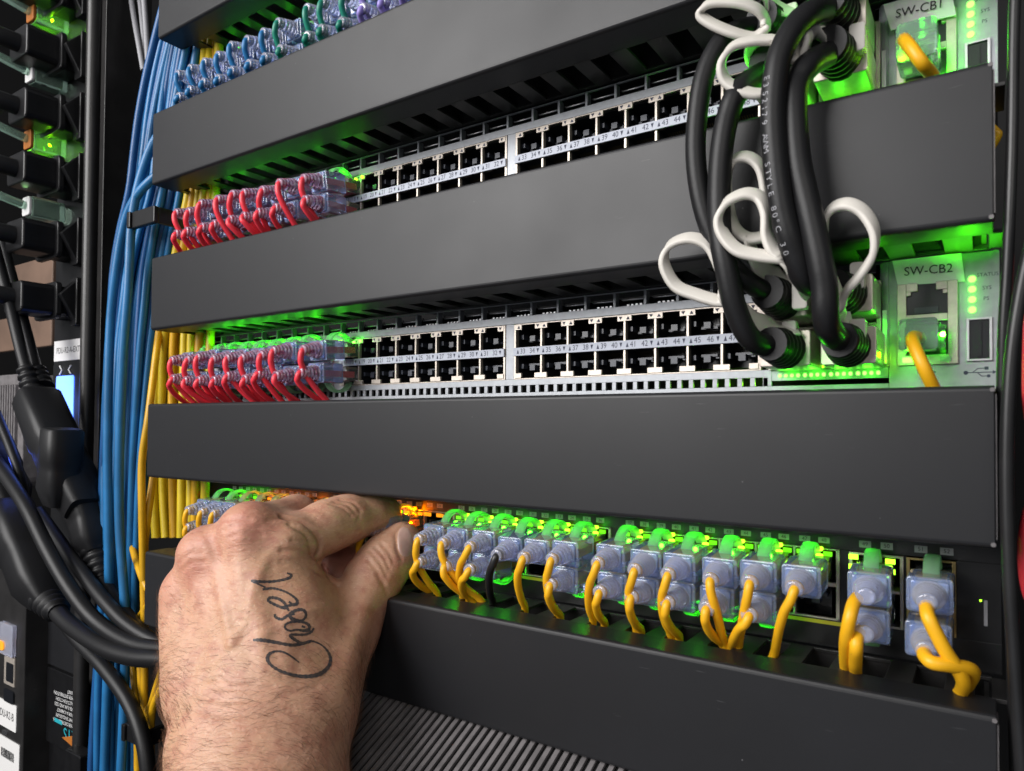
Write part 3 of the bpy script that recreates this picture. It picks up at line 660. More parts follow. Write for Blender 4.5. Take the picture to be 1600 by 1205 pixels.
tab(lo_l, [(1212, 62, -8), (1175, 64, -11), (1144, 74, -13), (1128, 100, -14), (1134, 126, -13), (1160, 142, -12), (1190, 146, -10), (1208, 128, -8), (1214, 95, -8)],
    [(1204, 60, -8), (1178, 70, -2), (1180, 90, 4), (1205, 98, 10), (1240, 96, 14)], (379, P+20, 12))
tab(lo_r, [(1236, 92, -10), (1226, 70, -11), (1232, 50, -11), (1250, 46, -10), (1262, 56, -9), (1258, 74, -9), (1248, 90, -9)],
    [(1240, 84, -10), (1262, 62, -4), (1290, 58, 4), (1318, 64, 11), (1332, 68, 14)], (400, P+22.5, 11), sw=(3.0, 5.2))
q = MB(); q.rprism(397.8, 402.0, P+36, P+46, 1, 9, 13); q.build('clip', 'tab', up_r, bevel=.4)
lamp((388, 3, P+24), .002, GREEN, 1); lamp((387, 4, P+38), .002, GREEN, 1); lamp((367, 0, P+17), .0014, GREEN, 1); lamp((387, 4, 9.5), .002, GREEN, 1); lamp((404.5, 20, 24), .002, GREEN, 1); lamp((404.8, 24, 12), .003, (.4, 1, 0), 1)  # lamps added between the cables for green highlights on their inner sides
for q in range(8): lamp((362-4.9*q, D+5, 4.6), .0006*(1-q/9), (.25, 1, 0), .6); up_lamp((430, 20, P-H-10), .035); up_lamp((404, 20, P-H-9), .012)  # small lamps added behind the vents so the holes shine green

# ------------------------------------------------------------------ vertical cable bundles at the left
def interp(tab_, y): return float(np.interp(y, [a for a, _ in tab_], [b for _, b in tab_]))
BL = [(-60, 275), (60, 243), (150, 221), (300, 203), (400, 178), (520, 165), (650, 160), (760, 157), (900, 158), (1050, 150), (1300, 142)]
BR = [(-60, 335), (60, 318), (150, 305), (300, 284), (400, 262), (520, 247), (650, 236), (760, 226), (900, 216), (1050, 214), (1300, 212)]
N = 30
for i in range(N):
    s_ = (i+.5)/N; ph = random.uniform(0, 6.28); am = random.uniform(.01, .05); layer = i % 2
    Y0 = 14+9*s_*1.0+(7 if layer else 0)-(3 if i % 5 == 0 else 0)
    pts = []
    for y in range(-60, 1320, 60):
        u_ = s_+am*math.sin(ph+y/190)+.02*math.sin(y/70+i)
        x = interp(BL, y)*(1-u_)+interp(BR, y)*u_
        pts.append(tuple(at(x, y, Y0+3*math.sin(ph+y/250))))
    lab = f"{ORD[i] if i < 18 else ['nineteenth', 'twentieth', 'twenty-first', 'twenty-second', 'twenty-third', 'twenty-fourth', 'twenty-fifth', 'twenty-sixth', 'twenty-seventh', 'twenty-eighth', 'twenty-ninth', 'thirtieth'][i-18]} blue cable from the left in the vertical bundle beside the black covers"
    MB().tube(cr(pts, 4), 2.25, 10).build('network_cable', 'blue' if i % 3 else 'blue2', label=lab, cat='cable', group='blue cables hanging in the vertical bundle')
# two blue cables sweeping across the bundle
MB().tube(cr(P3([(262, 262, 14), (238, 280, 8), (215, 305, 5), (196, 345, 4), (182, 420, 4), (172, 520, 5), (168, 700, 6), (170, 950, 8), (160, 1300, 8)]), 6), 2.7, 10).build('network_cable', 'blue', label='blue cable bending out from under the second black cover and down the bundle', cat='cable')
MB().tube(cr(P3([(262, 190, 16), (232, 240, 8), (208, 330, 4), (200, 450, 3), (190, 600, 3), (186, 800, 4), (196, 1000, 5), (185, 1300, 6)]), 6), 2.7, 10).build('network_cable', 'blue', label='blue cable lying on the front of the bundle near the black covers', cat='cable')
MB().tube(cr(P3([(272, 40, 24), (262, 90, 20), (250, 140, 20), (246, 200, 22), (250, 300, 26)]), 5), 2.0, 10).build('network_cable', 'yellowv', label='single yellow cable among the blue ones at the top left', cat='cable')
# yellow cables in the gaps between cover and switch
N = 13
for i in range(N):
    s_ = (i+.5)/N; ph = random.uniform(0, 6.28); Yd = 24+7*(i % 2)
    pts = []
    for y in range(60, 900, 60):
        xl = interp([(60, 300), (300, 286), (400, 262), (520, 243), (640, 236), (770, 236), (900, 246)], y); xr = interp([(60, 345), (300, 338), (520, 330), (770, 326), (900, 318)], y)
        u_ = s_+.035*math.sin(ph+y/160); pts.append(tuple(at(xl*(1-u_)+xr*u_, y, Yd+2*math.sin(ph+y/120))))
    MB().tube(cr(pts, 4), 2.55, 10).build('network_cable', ['lemon', 'yellowv', 'lemon'][i % 3], label=f"{ORD[i]} yellow cable from the left in the vertical gap beside the switches", cat='cable', group='yellow cables behind the left ends of the covers')
for i, pl in enumerate([[(262, 420, 30), (252, 490, 24), (242, 570, 15), (232, 650, 8), (222, 720, 6), (222, 800, 6), (224, 900, 8), (226, 1020, 8), (224, 1300, 8)],
                        [(252, 640, 20), (240, 740, 14), (232, 800, 10), (226, 860, 10), (230, 930, 12), (250, 960, 16), (262, 990, 20)],
                        [(196, 800, 26), (206, 850, 20), (216, 885, 12), (228, 915, 8), (244, 935, 10), (262, 950, 16)],
                        [(190, 1010, 28), (206, 980, 18), (222, 958, 10), (238, 940, 8), (256, 948, 10), (262, 1010, 8), (240, 1090, 8), (228, 1140, 8), (226, 1300, 8)],
                        [(196, 930, 28), (208, 980, 16), (218, 1025, 10), (222, 1080, 9), (232, 1130, 9), (234, 1300, 10)],
                        [(300, 960, 10), (270, 1028, 8), (252, 1075, 6), (236, 1130, 6), (240, 1300, 6)],
                        [(192, 960, 28), (202, 1010, 18), (210, 1065, 12), (214, 1120, 12), (216, 1300, 12)]]):
    MB().tube(cr(P3(pl), 6), 2.1, 10).build('network_cable', 'yellowv', label=['yellow cable curving out left of the cover above the hand', 'yellow cable dropping beside the cover and bending behind the hand', 'short visible bend of yellow cable between blue bundle and lowest cover', 'looped yellow cable left of the wrist', 'straight yellow cable low in the gap left of the forearm', 'yellow cable crossing diagonally left of the forearm', 'yellow cable hugging the right side of the blue bundle'][i], cat='cable')
# cable rings holding the bundle
for (x, y, Yc, lab) in ((226, 341, 2, 'black cable ring holding the blue bundle under the second black cover'), (214, 1148, 2, 'black cable ring holding the bundle left of the forearm')):
    a = at(x, y, Yc); r = MB(); hw = 15 if y < 500 else 12
    r.rprism(a[0]-hw, a[0]+hw, a[2]-5.2, a[2]+5.2, 1, Yc-2, Yc+1); r.rprism(a[0]-hw, a[0]-hw+4, a[2]-5.2, a[2]+5.2, 1, Yc-3.5, Yc-2); r.box(a[0]+hw-3, a[0]+hw, Yc+1, Yc+38, a[2]-5, a[2]+5)
    r.build('cable_ring', 'black', label=lab, cat='cable ring', bevel=.6)

# ------------------------------------------------------------------ power distribution strip and other equipment at the far left
YP = 40.0
def X_(px, Y=YP, y=560): return float(at(px, y, Y)[0])
def Z_(py, Y=YP, x=110): return float(at(x, py, Y)[2])
pd = empty('power_strip', (-206, YP, 0), 'black vertical power distribution strip with a blue lit display and plugs', 'power strip')
x0, x1 = X_(84), X_(133)
MB().rprism(x0, x1, -420, 520, 2, YP, YP+45).build('housing', 'black', pd, bevel=.5)
MB().box(x1+1, x1+10, YP+6, YP+40, -420, 520).build('mounting_rail', 'duct', pd, bevel=.5)
MB().tube([(X_(146), YP-4, -420), (X_(146), YP-4, 520)], 5, 12).build('edge_strip', 'duct', pd)
l = MB(); l.box(x0+2, x1-3, YP-.6, YP-.05, Z_(563), Z_(531)); lo = l.build('label_sticker', 'label', pd)
tt = MB(); put_text(tt, 'PDU-R2-A-EXT', ((x0+x1)/2-.5, YP-.7, Z_(547)), 7.0, wx=.9); tt.build('label_text', 'inkk', lo)
s_ = MB(); s_.rprism(x0+2, x1-3, Z_(693), Z_(567), 2, YP-1, YP-.1); so = s_.build('display_bezel', 'black', pd, bevel=.3)
s_ = MB(); s_.rprism(X_(92), X_(119), Z_(664), Z_(587), 2, YP-1.6, YP-1.1); s_.build('display', 'screen', so)
s_ = MB()
for px_, sg in ((99, 1), (113, -1)):
    c = np.array([X_(px_), YP-1.5, Z_(578)]); s_.tube([tuple(c+[-2*sg, 0, 3.5]), tuple(c+[2*sg, 0, 0]), tuple(c+[-2*sg, 0, -3.5])], .7, 5)
s_.build('arrow_marks', 'white', so)
lp = vt(106, 630, 500); l_ = bpy.data.lights.new('display_glow', 'POINT'); l_.energy = .012; l_.color = (.15, .25, 1); l_.shadow_soft_size = .012
o_ = bpy.data.objects.new('display_glow', l_); COL.objects.link(o_); o_.location = (X_(100)*S, (YP-22)*S, Z_(630)*S)
# lower section of the strip, with specification print
s_ = MB(); s_.rprism(X_(80), X_(132), Z_(1048), Z_(963), 2, YP-2.4, YP-.1); s_.build('cover_plate', 'cover', pd, bevel=.4)
s_ = MB(); s_.rprism(X_(79, y=1100), X_(131, y=1100), Z_(1172), Z_(1052), 2, YP-3, YP-.1); so = s_.build('rating_plate', 'black', pd, bevel=.4)
s_ = MB()
for i, tx in enumerate(['UNIT', 'POWER DISTRIBUTION', 'MULTI-FUNCTION', 'MODULAR AND SIZE', 'FOR A CABINET', 'UNIT ENCLOSURE', 'POWER DISTRIBUTION']):
    put_text(s_, tx, (X_(113, y=1080)-(1.5 if i else -9), YP-3.1, Z_(1077+i*8.6)), 4.4, wx=-.95, ez=(0, 0, -1), ex=(1, 0, 0)) if False else put_text(s_, tx, (X_(109, y=1080)+(8 if i == 0 else 0), YP-3.1, Z_(1077+i*8.6)), 4.0, ex=(-1, 0, -.05), ez=(0, 0, -1), wx=.95)
s_.build('rating_print', 'white', so)
tealm = mat('teal_print', (.02, .35, .42), .5); orm = mat('orange_print', (.40, .13, .02), .5)
s_ = MB(); put_text(s_, 'XTS', (X_(117, y=1130), YP-3.1, Z_(1143)), 13, ex=(-1, 0, -.05), ez=(0, 0, -1)); s_.box(X_(92, y=1130), X_(104, y=1130), YP-3.15, YP-3.05, Z_(1134), Z_(1128)); s_.build('maker_mark', tealm, so)
s_ = MB(); s_.prism([(X_(124, y=1150), Z_(1160)), (X_(104, y=1150), Z_(1153)), (X_(124, y=1150), Z_(1140))], YP-3.2, YP-3.05); s_.build('orange_mark', orm, so)
MB().rprism(X_(134, y=1160), X_(158, y=1160), Z_(1190), Z_(1146), 2, YP-14, YP-4).build('rail_clip', 'black', pd, bevel=.8)
# power plugs seated in the strip
for n, (py, lab) in enumerate([(20, 'topmost black power plug in the strip at the top left corner'), (112, 'black power plug below the upper green lit plug'), (202, 'black power plug above the lower green lit plug'), (292, 'black power plug just below the lower green lit plug'), (388, 'black power plug above the pale brown panel at left'), (478, 'lowest black power plug in the strip, above the small white label')]):
    z = Z_(py, x=100); t = empty('power_plug', (-206, YP, z), lab, 'power plug', 'black power plugs in the vertical strip')
    b = MB(); b.rprism(-222, -190, z-12, z+12, 4, YP-38, YP+2); b.build('plug_body', 'black', t, bevel=1.2)
    b = MB(); b.rprism(-226, -186, z-14.5, z+14.5, 4, YP-17, YP-13); b.build('plug_collar', 'black', t, bevel=.8)
    b = MB(); b.rprism(x1-14, x1-2, z-19, z+19, 2, YP-6, YP); b.prism([(YP-16, z+4), (YP-5, z+17), (YP-1, z+17), (YP-1, z-17), (YP-5, z-17)], x1-12, x1-4, 'x'); b.build('retaining_latch', 'black', t, bevel=.6)
    b = MB(); b.tube(cr([(-206, YP-36, z), (-208, YP-50, z+1), (-214, YP-70, z+3), (-226, YP-90, z+2)], 5), 7, 12); b.build('cord', 'rubber', t)
for n, (py, lab, cm, ad) in enumerate([(75, 'upper green glowing network plug with amber collar at the left edge', 'amber', 1), (160, 'pale network plug with white cable at the left edge, unlit', 'white', 0), (255, 'lower green glowing network plug with amber collar at the left edge', 'amber', 1), (350, 'pale green network plug partly hidden behind black plugs at left', 'white', 0)]):
    z = Z_(py, x=60); t = empty('network_plug', (-225, YP-10, z), lab, 'network plug')
    b = MB(); b.rprism(-226, -212, z-8, z+8, 2, YP-24, YP-2); b.build('plug_body', 'boot_green', t, bevel=.6)
    b = MB(); b.rprism(-225.5, -212.5, z-7.5, z+7.5, 2, YP-26.5, YP-24.2); b.build('collar', orm if ad else 'white', t, bevel=.6)
    b = MB(); b.tube(cr([(-219, YP-24, z), (-220, YP-38, z+3), (-226, YP-54, z+9), (-236, YP-68, z+16)], 5), 3.4, 10); b.build('cord', 'boot_green', t)
    if ad: lamp((-219, YP-12, z), .009, (.3, 1, 0), .6); lamp((-219, YP-33, z+12), .002, GREEN, 1)
    else: lamp((-210, YP-30, z+13), .0015, (.4, 1, .3), 3)
# beige panels and ribbed unit seen behind the strip
for (ya, yb2, lab) in ((410, 455, 'pale brown panel behind the plugs, upper of two'), (492, 545, 'pale brown panel behind the plugs, lower of two')):
    MB().box(at(-60, 430, 75)[0], at(82, 430, 75)[0], 75, 80, at(40, yb2, 75)[2], at(40, ya, 75)[2]).build('panel', 'beige', label=lab, cat='panel', bevel=1)
b = empty('power_supply', (-420, 60, 0), 'grey ribbed power supply front behind the black connectors at the left edge', 'power supply')
xa, xb = at(-60, 650, 60)[0], at(36, 650, 60)[0]; za, zb_ = at(20, 760, 60)[2], at(20, 585, 60)[2]
MB().rprism(xa, xb, za, zb_, 9, 60, 120).build('case', 'vent', b, bevel=1)
v = MB(); xx = xa+4
while xx < xb-14: v.rprism(xx, xx+3, za+6, zb_-10, 1.2, 57.6, 59.9); xx += 5.6
v.build('ribs', 'vent', b)
# control unit at lower left edge
cu = empty('control_unit', (-280, 20, -150), 'dark metal unit with jack, white labels and barcode in the lower left corner', 'control unit')
YC = 22; Xc = lambda px, y=1050: float(at(px, y, YC)[0]); Zc_ = lambda py, x=20: float(at(x, py, YC)[2])
MB().rprism(Xc(-80), Xc(38), Zc_(1300), Zc_(895), 2, YC, YC+50).build('case', 'duct', cu, bevel=.6)
j = MB()
for (a, b2, c, d) in ((9, 25, 1072, 1070), (9, 25, 1028, 1026)): j.box(Xc(a), Xc(b2), YC-1, YC, Zc_(a+0 and c), Zc_(d))
j.rprism(Xc(9), Xc(25), Zc_(1072), Zc_(1028), 1, YC-1.2, YC); jo = j.build('network_jack', 'nickel', cu, bevel=.2)
MB().rprism(Xc(13), Xc(24), Zc_(1066), Zc_(1036), 1, YC-1.6, YC-1.25).build('jack_opening', 'jack', jo)
MB().rprism(Xc(9), Xc(24), Zc_(1100), Zc_(1080), 2, YC-1.2, YC-.1).build('round_jack', 'jack', cu)
q = MB(); q.rprism(Xc(4), Xc(25), Zc_(1025), Zc_(975), 1, YC-3, YC-.1); q.build('port_window', 'boot', cu, bevel=.3)
q = MB(); q.rprism(Xc(2), Xc(13), Zc_(1018), Zc_(1004), 3, YC-3.8, YC-3.2); q.build('amber_light', 'amberdim', cu)
q = MB(); q.rprism(Xc(-16), Xc(28), Zc_(1142), Zc_(1100), 1.5, YC-.6, YC-.1); lo = q.build('label_sticker', 'label', cu)
q = MB(); put_text(q, 'PDU-R2-B', (Xc(12), YC-.7, Zc_(1121)), 9, ex=(1, 0, -.0), wx=.8); q.build('label_text', 'inkk', lo)
q = MB(); q.rprism(Xc(-16), Xc(34), Zc_(1240), Zc_(1158), 1.5, YC-.6, YC-.1); lo = q.build('barcode_sticker', 'label', cu)
q = MB(); xx = Xc(6)
while xx < Xc(26): ww = random.choice([.4, .7, 1.1]); q.box(xx, xx+ww, YC-.75, YC-.65, Zc_(1190), Zc_(1176)); xx += ww+random.choice([.5, .8])
q.build('barcode', 'inkk', lo)
q = MB(); q.rprism(Xc(8), Xc(14), Zc_(1153), Zc_(1147), 1.2, YC-1.4, YC-.1); q.build('screw', 'steel', cu)

# black power couplers and cords hanging in front of the strip
def coupler(lab, a, b_, w0, w1, y, name='power_connector', cords=(), depth=14):
    """a moulded connector body from pixel a to pixel b_ at depth y, with a ribbed boot and its cord"""
    A, B = Vector(at(a[0], a[1], y)), Vector(at(b_[0], b_[1], y)); t = empty(name, tuple(B), lab, 'power connector')
    ax = (B-A).normalized(); sd = ax.cross(Vector((0, 1, 0))).normalized(); L = (B-A).length
    rings = []
    for u_, k in ((0, .86), (.03, 1), (.42, 1), (.47, .93), (.55, .93), (.78, .98), (.9, .8), (1, .62)):
        ww = w0+(w1-w0)*u_; c = A+ax*(L*u_); ring = []
        for i in range(20):
            an = 2*math.pi*i/20; cx_, cy_ = math.cos(an), math.sin(an); pw = .5
            ring.append(tuple(c+sd*(math.copysign(abs(cx_)**pw, cx_)*ww*k)+Vector((0, 1, 0))*(math.copysign(abs(cy_)**pw, cy_)*depth*k)))
        rings.append(ring)
    m = MB(); m.loft(rings); m.build('connector_body', 'rubber', t)
    for path, r in cords:
        pts = P3(path); m = MB(); p0, p1 = Vector(pts[0]), Vector(pts[1]); dn = (p1-p0).normalized(); q = []; rr = []
        for k in range(24): q.append(tuple(p0+dn*(22*k/23))); rr.append(r*1.75-(r*.5)*k/23+(1.1 if k % 6 < 3 else -.6))
        m.tube(q, rr, 14); m.build('strain_boot', 'rubber', t)
        m = MB(); m.tube(cr(pts, 8), r, 12); m.build('cord', 'rubber', t)
    return t
coupler('large black power coupler hanging below the blue lit display', (56, 618), (128, 795), 11, 17, 4, cords=[([(52, 612, 4), (36, 560, 2), (14, 470, 0), (-10, 380, -4)], 3.9), ([(66, 606, 10), (52, 560, 12), (28, 470, 12), (-4, 350, 10)], 3.9)])
coupler('black power connector with ribbed boot below the large coupler', (128, 765), (152, 862), 14, 11, 10, cords=[([(150, 860, 10), (160, 905, 8), (195, 960, 4), (235, 1000, 2), (300, 1035, 4), (380, 1060, 12)], 4.6)], depth=12)
coupler('black power connector beside the big coupler, nearer the left edge', (98, 670), (90, 790), 10, 14, -4, depth=11)
coupler('black power connector at the left edge with a ribbed boot', (10, 800), (74, 940), 17, 14, -8, cords=[([(72, 936, -8), (108, 975, -10), (160, 1010, -12), (205, 1026, -10), (250, 1030, -6), (330, 1035, 2)], 5.2)], depth=14)
coupler('black power connector half outside the frame at the left edge', (-20, 700), (20, 800), 16, 16, -6, depth=14)
for lab, path, r in (('thick black power cord sweeping from the left edge down behind the wrist', [(-30, 690, -12), (0, 730, -14), (40, 790, -16), (75, 860, -16), (110, 920, -14), (150, 970, -10), (205, 1005, -6), (270, 1015, 0), (350, 1020, 8)], 4.5),
                     ('black power cord crossing the blue bundle down to the lower cable ring', [(60, 900, -2), (110, 985, -2), (160, 1040, -2), (200, 1095, -2), (222, 1150, -3), (232, 1210, -4), (240, 1300, -4)], 4.2),
                     ('second black power cord sweeping behind the wrist, higher of the pair', [(60, 800, 0), (110, 870, -2), (160, 935, -4), (205, 980, -2), (262, 1008, 4), (340, 1015, 12)], 4.2)):
    MB().tube(cr(P3(path), 8), r, 12).build('power_cable', 'rubber', label=lab, cat='power cord')
MB().tube(cr(P3([(-30, 600, -2), (0, 660, -4), (30, 740, -4), (45, 820, -4)]), 8), 3.2, 10).build('power_cable', 'rubber', label='thin black cord lit blue at the left edge below the display', cat='power cord')
lamp(at(-5, 720, -12), .03, (.08, .15, 1), 6)
for i, pl in enumerate([[(200, -40, 60), (208, 20, 60), (217, 70, 60), (224, 110, 60)], [(214, -40, 64), (222, 30, 64), (228, 100, 64)], [(222, -40, 58), (228, 40, 58), (231, 95, 58)]]):
    MB().tube(cr(P3(pl), 5), 2.0, 8).build('network_cable', 'grey', label=['grey cable leftmost of three at the top left beside the blue bundle', 'middle grey cable of three at the top left beside the blue bundle', 'grey cable rightmost of three at the top left beside the blue bundle'][i], cat='cable')

# ------------------------------------------------------------------ black cables hanging at the right edge, red and amber ones behind
for lab, pl, r, m_ in (('black cable hanging at the right edge, nearest the covers', [(1588, -60, 6), (1584, 60, 5), (1582, 200, 4), (1579, 300, 4), (1574, 420, 5), (1568, 520, 6), (1566, 640, 8), (1570, 800, 10), (1580, 1000, 12), (1590, 1300, 12)], 1.5, 'blackj'),
                       ('thick black cable hanging at the right edge in front of the others', [(1660, 200, -4), (1622, 340, -4), (1598, 440, -4), (1582, 540, -4), (1575, 640, -4), (1573, 760, -4), (1577, 900, -4), (1586, 1050, -4), (1604, 1300, -4)], 1.7, 'blackj'),
                       ('black cable at the far right edge curving out of frame', [(1650, -60, 0), (1640, 150, 0), (1634, 300, 0), (1628, 500, 6), (1620, 720, 8), (1612, 900, 8), (1606, 1300, 8)], 1.3, 'blackj'),
                       ('red cable behind the black ones at the right edge, upper', [(1640, 400, 26), (1618, 450, 26), (1611, 540, 26), (1613, 650, 26), (1640, 720, 26)], 2.2, 'red'),
                       ('red cable behind the black ones at the right edge, lower', [(1650, 750, 24), (1616, 795, 24), (1606, 860, 24), (1614, 930, 24), (1650, 980, 24)], 2.6, 'red'),
                       ('amber cable glimpsed behind the right end of the upper cover', [(1535, 185, 46), (1556, 205, 44), (1559, 214, 44), (1540, 245, 46)], 1.2, 'yellowv'),
                       ('yellow cable glimpsed beside the cover just under SW-CB2', [(1540, 630, 46), (1558, 652, 42), (1564, 664, 42), (1550, 690, 46)], 1.0, 'yellowv')):
    MB().tube(cr(P3(pl), 7), r, 12).build('network_cable', m_, label=lab, cat='cable')

# ------------------------------------------------------------------ ribbed sloping bezel under the lowest cover
gv = empty('ribbed_bezel', (250, 0, -134), 'dark ribbed sloping equipment bezel in the lower foreground beneath the lowest cover', 'equipment bezel')
a = math.radians(27); ca_, sa_ = math.cos(a), math.sin(a); y_a, z_a = 12.0, -129.0; L_ = 150
def slope(u_, h): return (y_a-u_*ca_-h*sa_*-0, z_a-u_*sa_+h)
b = MB(); p0, p1 = slope(0, -1.6), slope(L_, -1.6)
b.prism([p0, p1, (p1[0], p1[1]-30), (p0[0], p1[1]-30)], 192, 470, 'x'); b.build('body', 'void', gv)
b = MB(); xx = 194.0
while xx < 465:
    q0, q1 = slope(0, 0), slope(L_, 0)
    b.prism([q0, q1, (q1[0], q1[1]-1.6), (q0[0], q0[1]-1.6)], xx, xx+2.1, 'x'); xx += 3.85
b.build('ribs', 'vent', gv, bevel=.2)

# ------------------------------------------------------------------ the hand: one continuous skin grown from a signed distance field
def _smin(a, b, k): h = np.clip(.5+.5*(b-a)/k, 0, 1); return b*(1-h)+a*h-k*h*(1-h)
def _smax(a, b, k): return -_smin(-a, -b, k)
def sd_cone(Pn, a, b, ra, rb, sx=None):
    a, b = np.asarray(a, np.float32), np.asarray(b, np.float32); ba = b-a; L2 = float(ba@ba)
    pa = Pn-a; h = np.clip((pa@ba)/L2, 0, 1); d = pa-h[:, None]*ba
    if sx is not None:                            # flatten along a direction: (unit vector, factor)
        ax, k = sx; q = d@ax; d = d+np.outer(q*(k-1), ax)
    return np.sqrt((d*d).sum(1))-(ra+(rb-ra)*h)
J = lambda x, y, t: np.array(vt(x, y, t), np.float32)
VW = np.array(ray(430, 950), np.float32); VW /= np.linalg.norm(VW)   # away from the viewer, through the hand
hw = {}
jw = J(412, 1105, 262)                            # wrist
jf1 = J(398, 1420, 214); jf2 = J(392, 2050, 165)  # forearm continuing below the frame
mcp = {'i': J(452, 852, 292), 'm': J(392, 834, 287), 'r': J(330, 868, 290), 'p': J(302, 926, 294)}
def hand_sdf(Pn):
    R_ = np.array(RT, np.float32)
    d = sd_cone(Pn, J(362, 1105, 264), J(360, 1420, 214), 20.5, 22)
    d = _smin(d, sd_cone(Pn, J(458, 1110, 264), J(440, 1420, 216), 20, 22), 14)
    d = _smin(d, sd_cone(Pn, J(405, 1105, 262), J(396, 1420, 212), 20, 22), 12)
    d = _smin(d, sd_cone(Pn, J(416, 1110, 272), J(404, 1420, 226), 22, 25), 8)
    d = _smin(d, sd_cone(Pn, J(398, 1420, 222), J(370, 2100, 172), 28, 36), 10)
    # back of the hand: metacarpals to each knuckle
    for k, (bx, by, bt), ra, rb in (('i', (452, 1090, 262), 15, 12.2), ('m', (425, 1085, 260), 15, 12.6), ('r', (398, 1085, 262), 15, 12.0), ('p', (344, 1085, 267), 15, 11.5)):
        d = _smin(d, sd_cone(Pn, J(bx, by, bt), mcp[k], ra, rb), 9)
    d = _smin(d, sd_cone(Pn, J(420, 1080, 274), J(390, 900, 303), 17, 15), 10)        # palm thickness
    d = _smin(d, sd_cone(Pn, J(325, 1060, 272), J(310, 950, 300), 15.5, 12.5), 9)         # outer edge of the palm
    d = _smin(d, sd_cone(Pn, J(345, 1080, 270), J(308, 960, 288), 13, 9), 10)
    # thumb base and web
    d = _smin(d, sd_cone(Pn, J(488, 1105, 266), J(536, 990, 294), 17, 13.8), 10)
    d = _smin(d, sd_cone(Pn, J(500, 1010, 280), J(505, 935, 297), 12, 6.5), 10)
    d = _smin(d, sd_cone(Pn, J(470, 960, 278), J(500, 930, 296), 12, 7), 9)
    # thumb, three segments
    far = np.clip(np.sqrt(((Pn-J(608, 822, 322))**2).sum(1))/50, 0, 1)**1.5
    th = sd_cone(Pn, J(538, 988, 295), J(584, 904, 310), 13.6, 12.2)
    th = _smin(th, sd_cone(Pn, J(584, 904, 310), J(604, 872, 315), 12.2, 11.0), 5)
    th = _smin(th, sd_cone(Pn, J(605, 876, 315.5), J(629, 843, 320), 11.2, 8.4), 6)
    d = _smin(d, th, .5+6*far)
    # index finger
    ix = sd_cone(Pn, mcp['i'], J(512, 822, 305), 12.6, 11.2)
    ix = _smin(ix, sd_cone(Pn, J(512, 822, 305), J(540, 812, 312), 11.4, 10.9), 4)
    ix = _smin(ix, sd_cone(Pn, J(540, 812, 312), J(582, 803, 323), 10.6, 9.2), 4)
    ix = _smin(ix, sd_cone(Pn, J(580, 803, 322.5), J(602, 801, 329), 9.3, 7.8), 4)
    d = _smin(d, ix, .5+5*far)
    # middle, ring and little finger, curled away behind
    md = sd_cone(Pn, mcp['m'], J(462, 806, 318), 12.2, 9.2)
    md = _smin(md, sd_cone(Pn, J(462, 806, 318), J(520, 850, 338), 9.2, 9.6), 4)
    md = _smin(md, sd_cone(Pn, J(520, 850, 338), J(548, 880, 334), 9.6, 8.6), 4)
    d = _smin(d, md, 4)
    rg = sd_cone(Pn, mcp['r'], J(398, 842, 330), 11.8, 9.5)
    rg = _smin(rg, sd_cone(Pn, J(398, 842, 330), J(480, 880, 340), 9.5, 9.4), 4)
    rg = _smin(rg, sd_cone(Pn, J(480, 880, 340), J(530, 905, 326), 9.4, 8.6), 4)
    d = _smin(d, rg, 3)
    lt_ = sd_cone(Pn, mcp['p'], J(345, 900, 330), 11.2, 8.4)
    lt_ = _smin(lt_, sd_cone(Pn, J(345, 900, 330), J(430, 930, 332), 8.4, 8.2), 4)
    d = _smin(d, lt_, 3)
    # knuckle heads, tendons and veins standing proud
    for (x, y, t, r) in ((447, 848, 283, 7.5), (390, 828, 280, 9), (322, 864, 282.5, 9), (294, 920, 286.5, 8)):
        d = _smin(d, np.sqrt(((Pn-J(x, y, t))**2).sum(1))-r, 8)
    for a, b, r in (((440, 1060, 250.5), (450, 870, 283.5), 1.9), ((418, 1060, 249), (394, 850, 276.5), 2.0), ((396, 1060, 250.5), (334, 880, 280), 1.8)):
        d = _smin(d, sd_cone(Pn, J(*a), J(*b), r, r), 5)
    for a, b in (((352, 1000, 261), (372, 940, 270)), ((372, 940, 270), (410, 905, 275.5)), ((300, 1000, 276), (330, 930, 281))):
        d = _smin(d, sd_cone(Pn, J(*a), J(*b), 1.2, 1.2), 3.0)
    # ulna bump and thumb tendon
    d = _smin(d, np.sqrt(((Pn-J(306, 1170, 248))**2).sum(1))-6, 10)
    d = _smin(d, sd_cone(Pn, J(525, 1085, 260), J(572, 930, 297), 2.4, 2.0), 8)
    return d
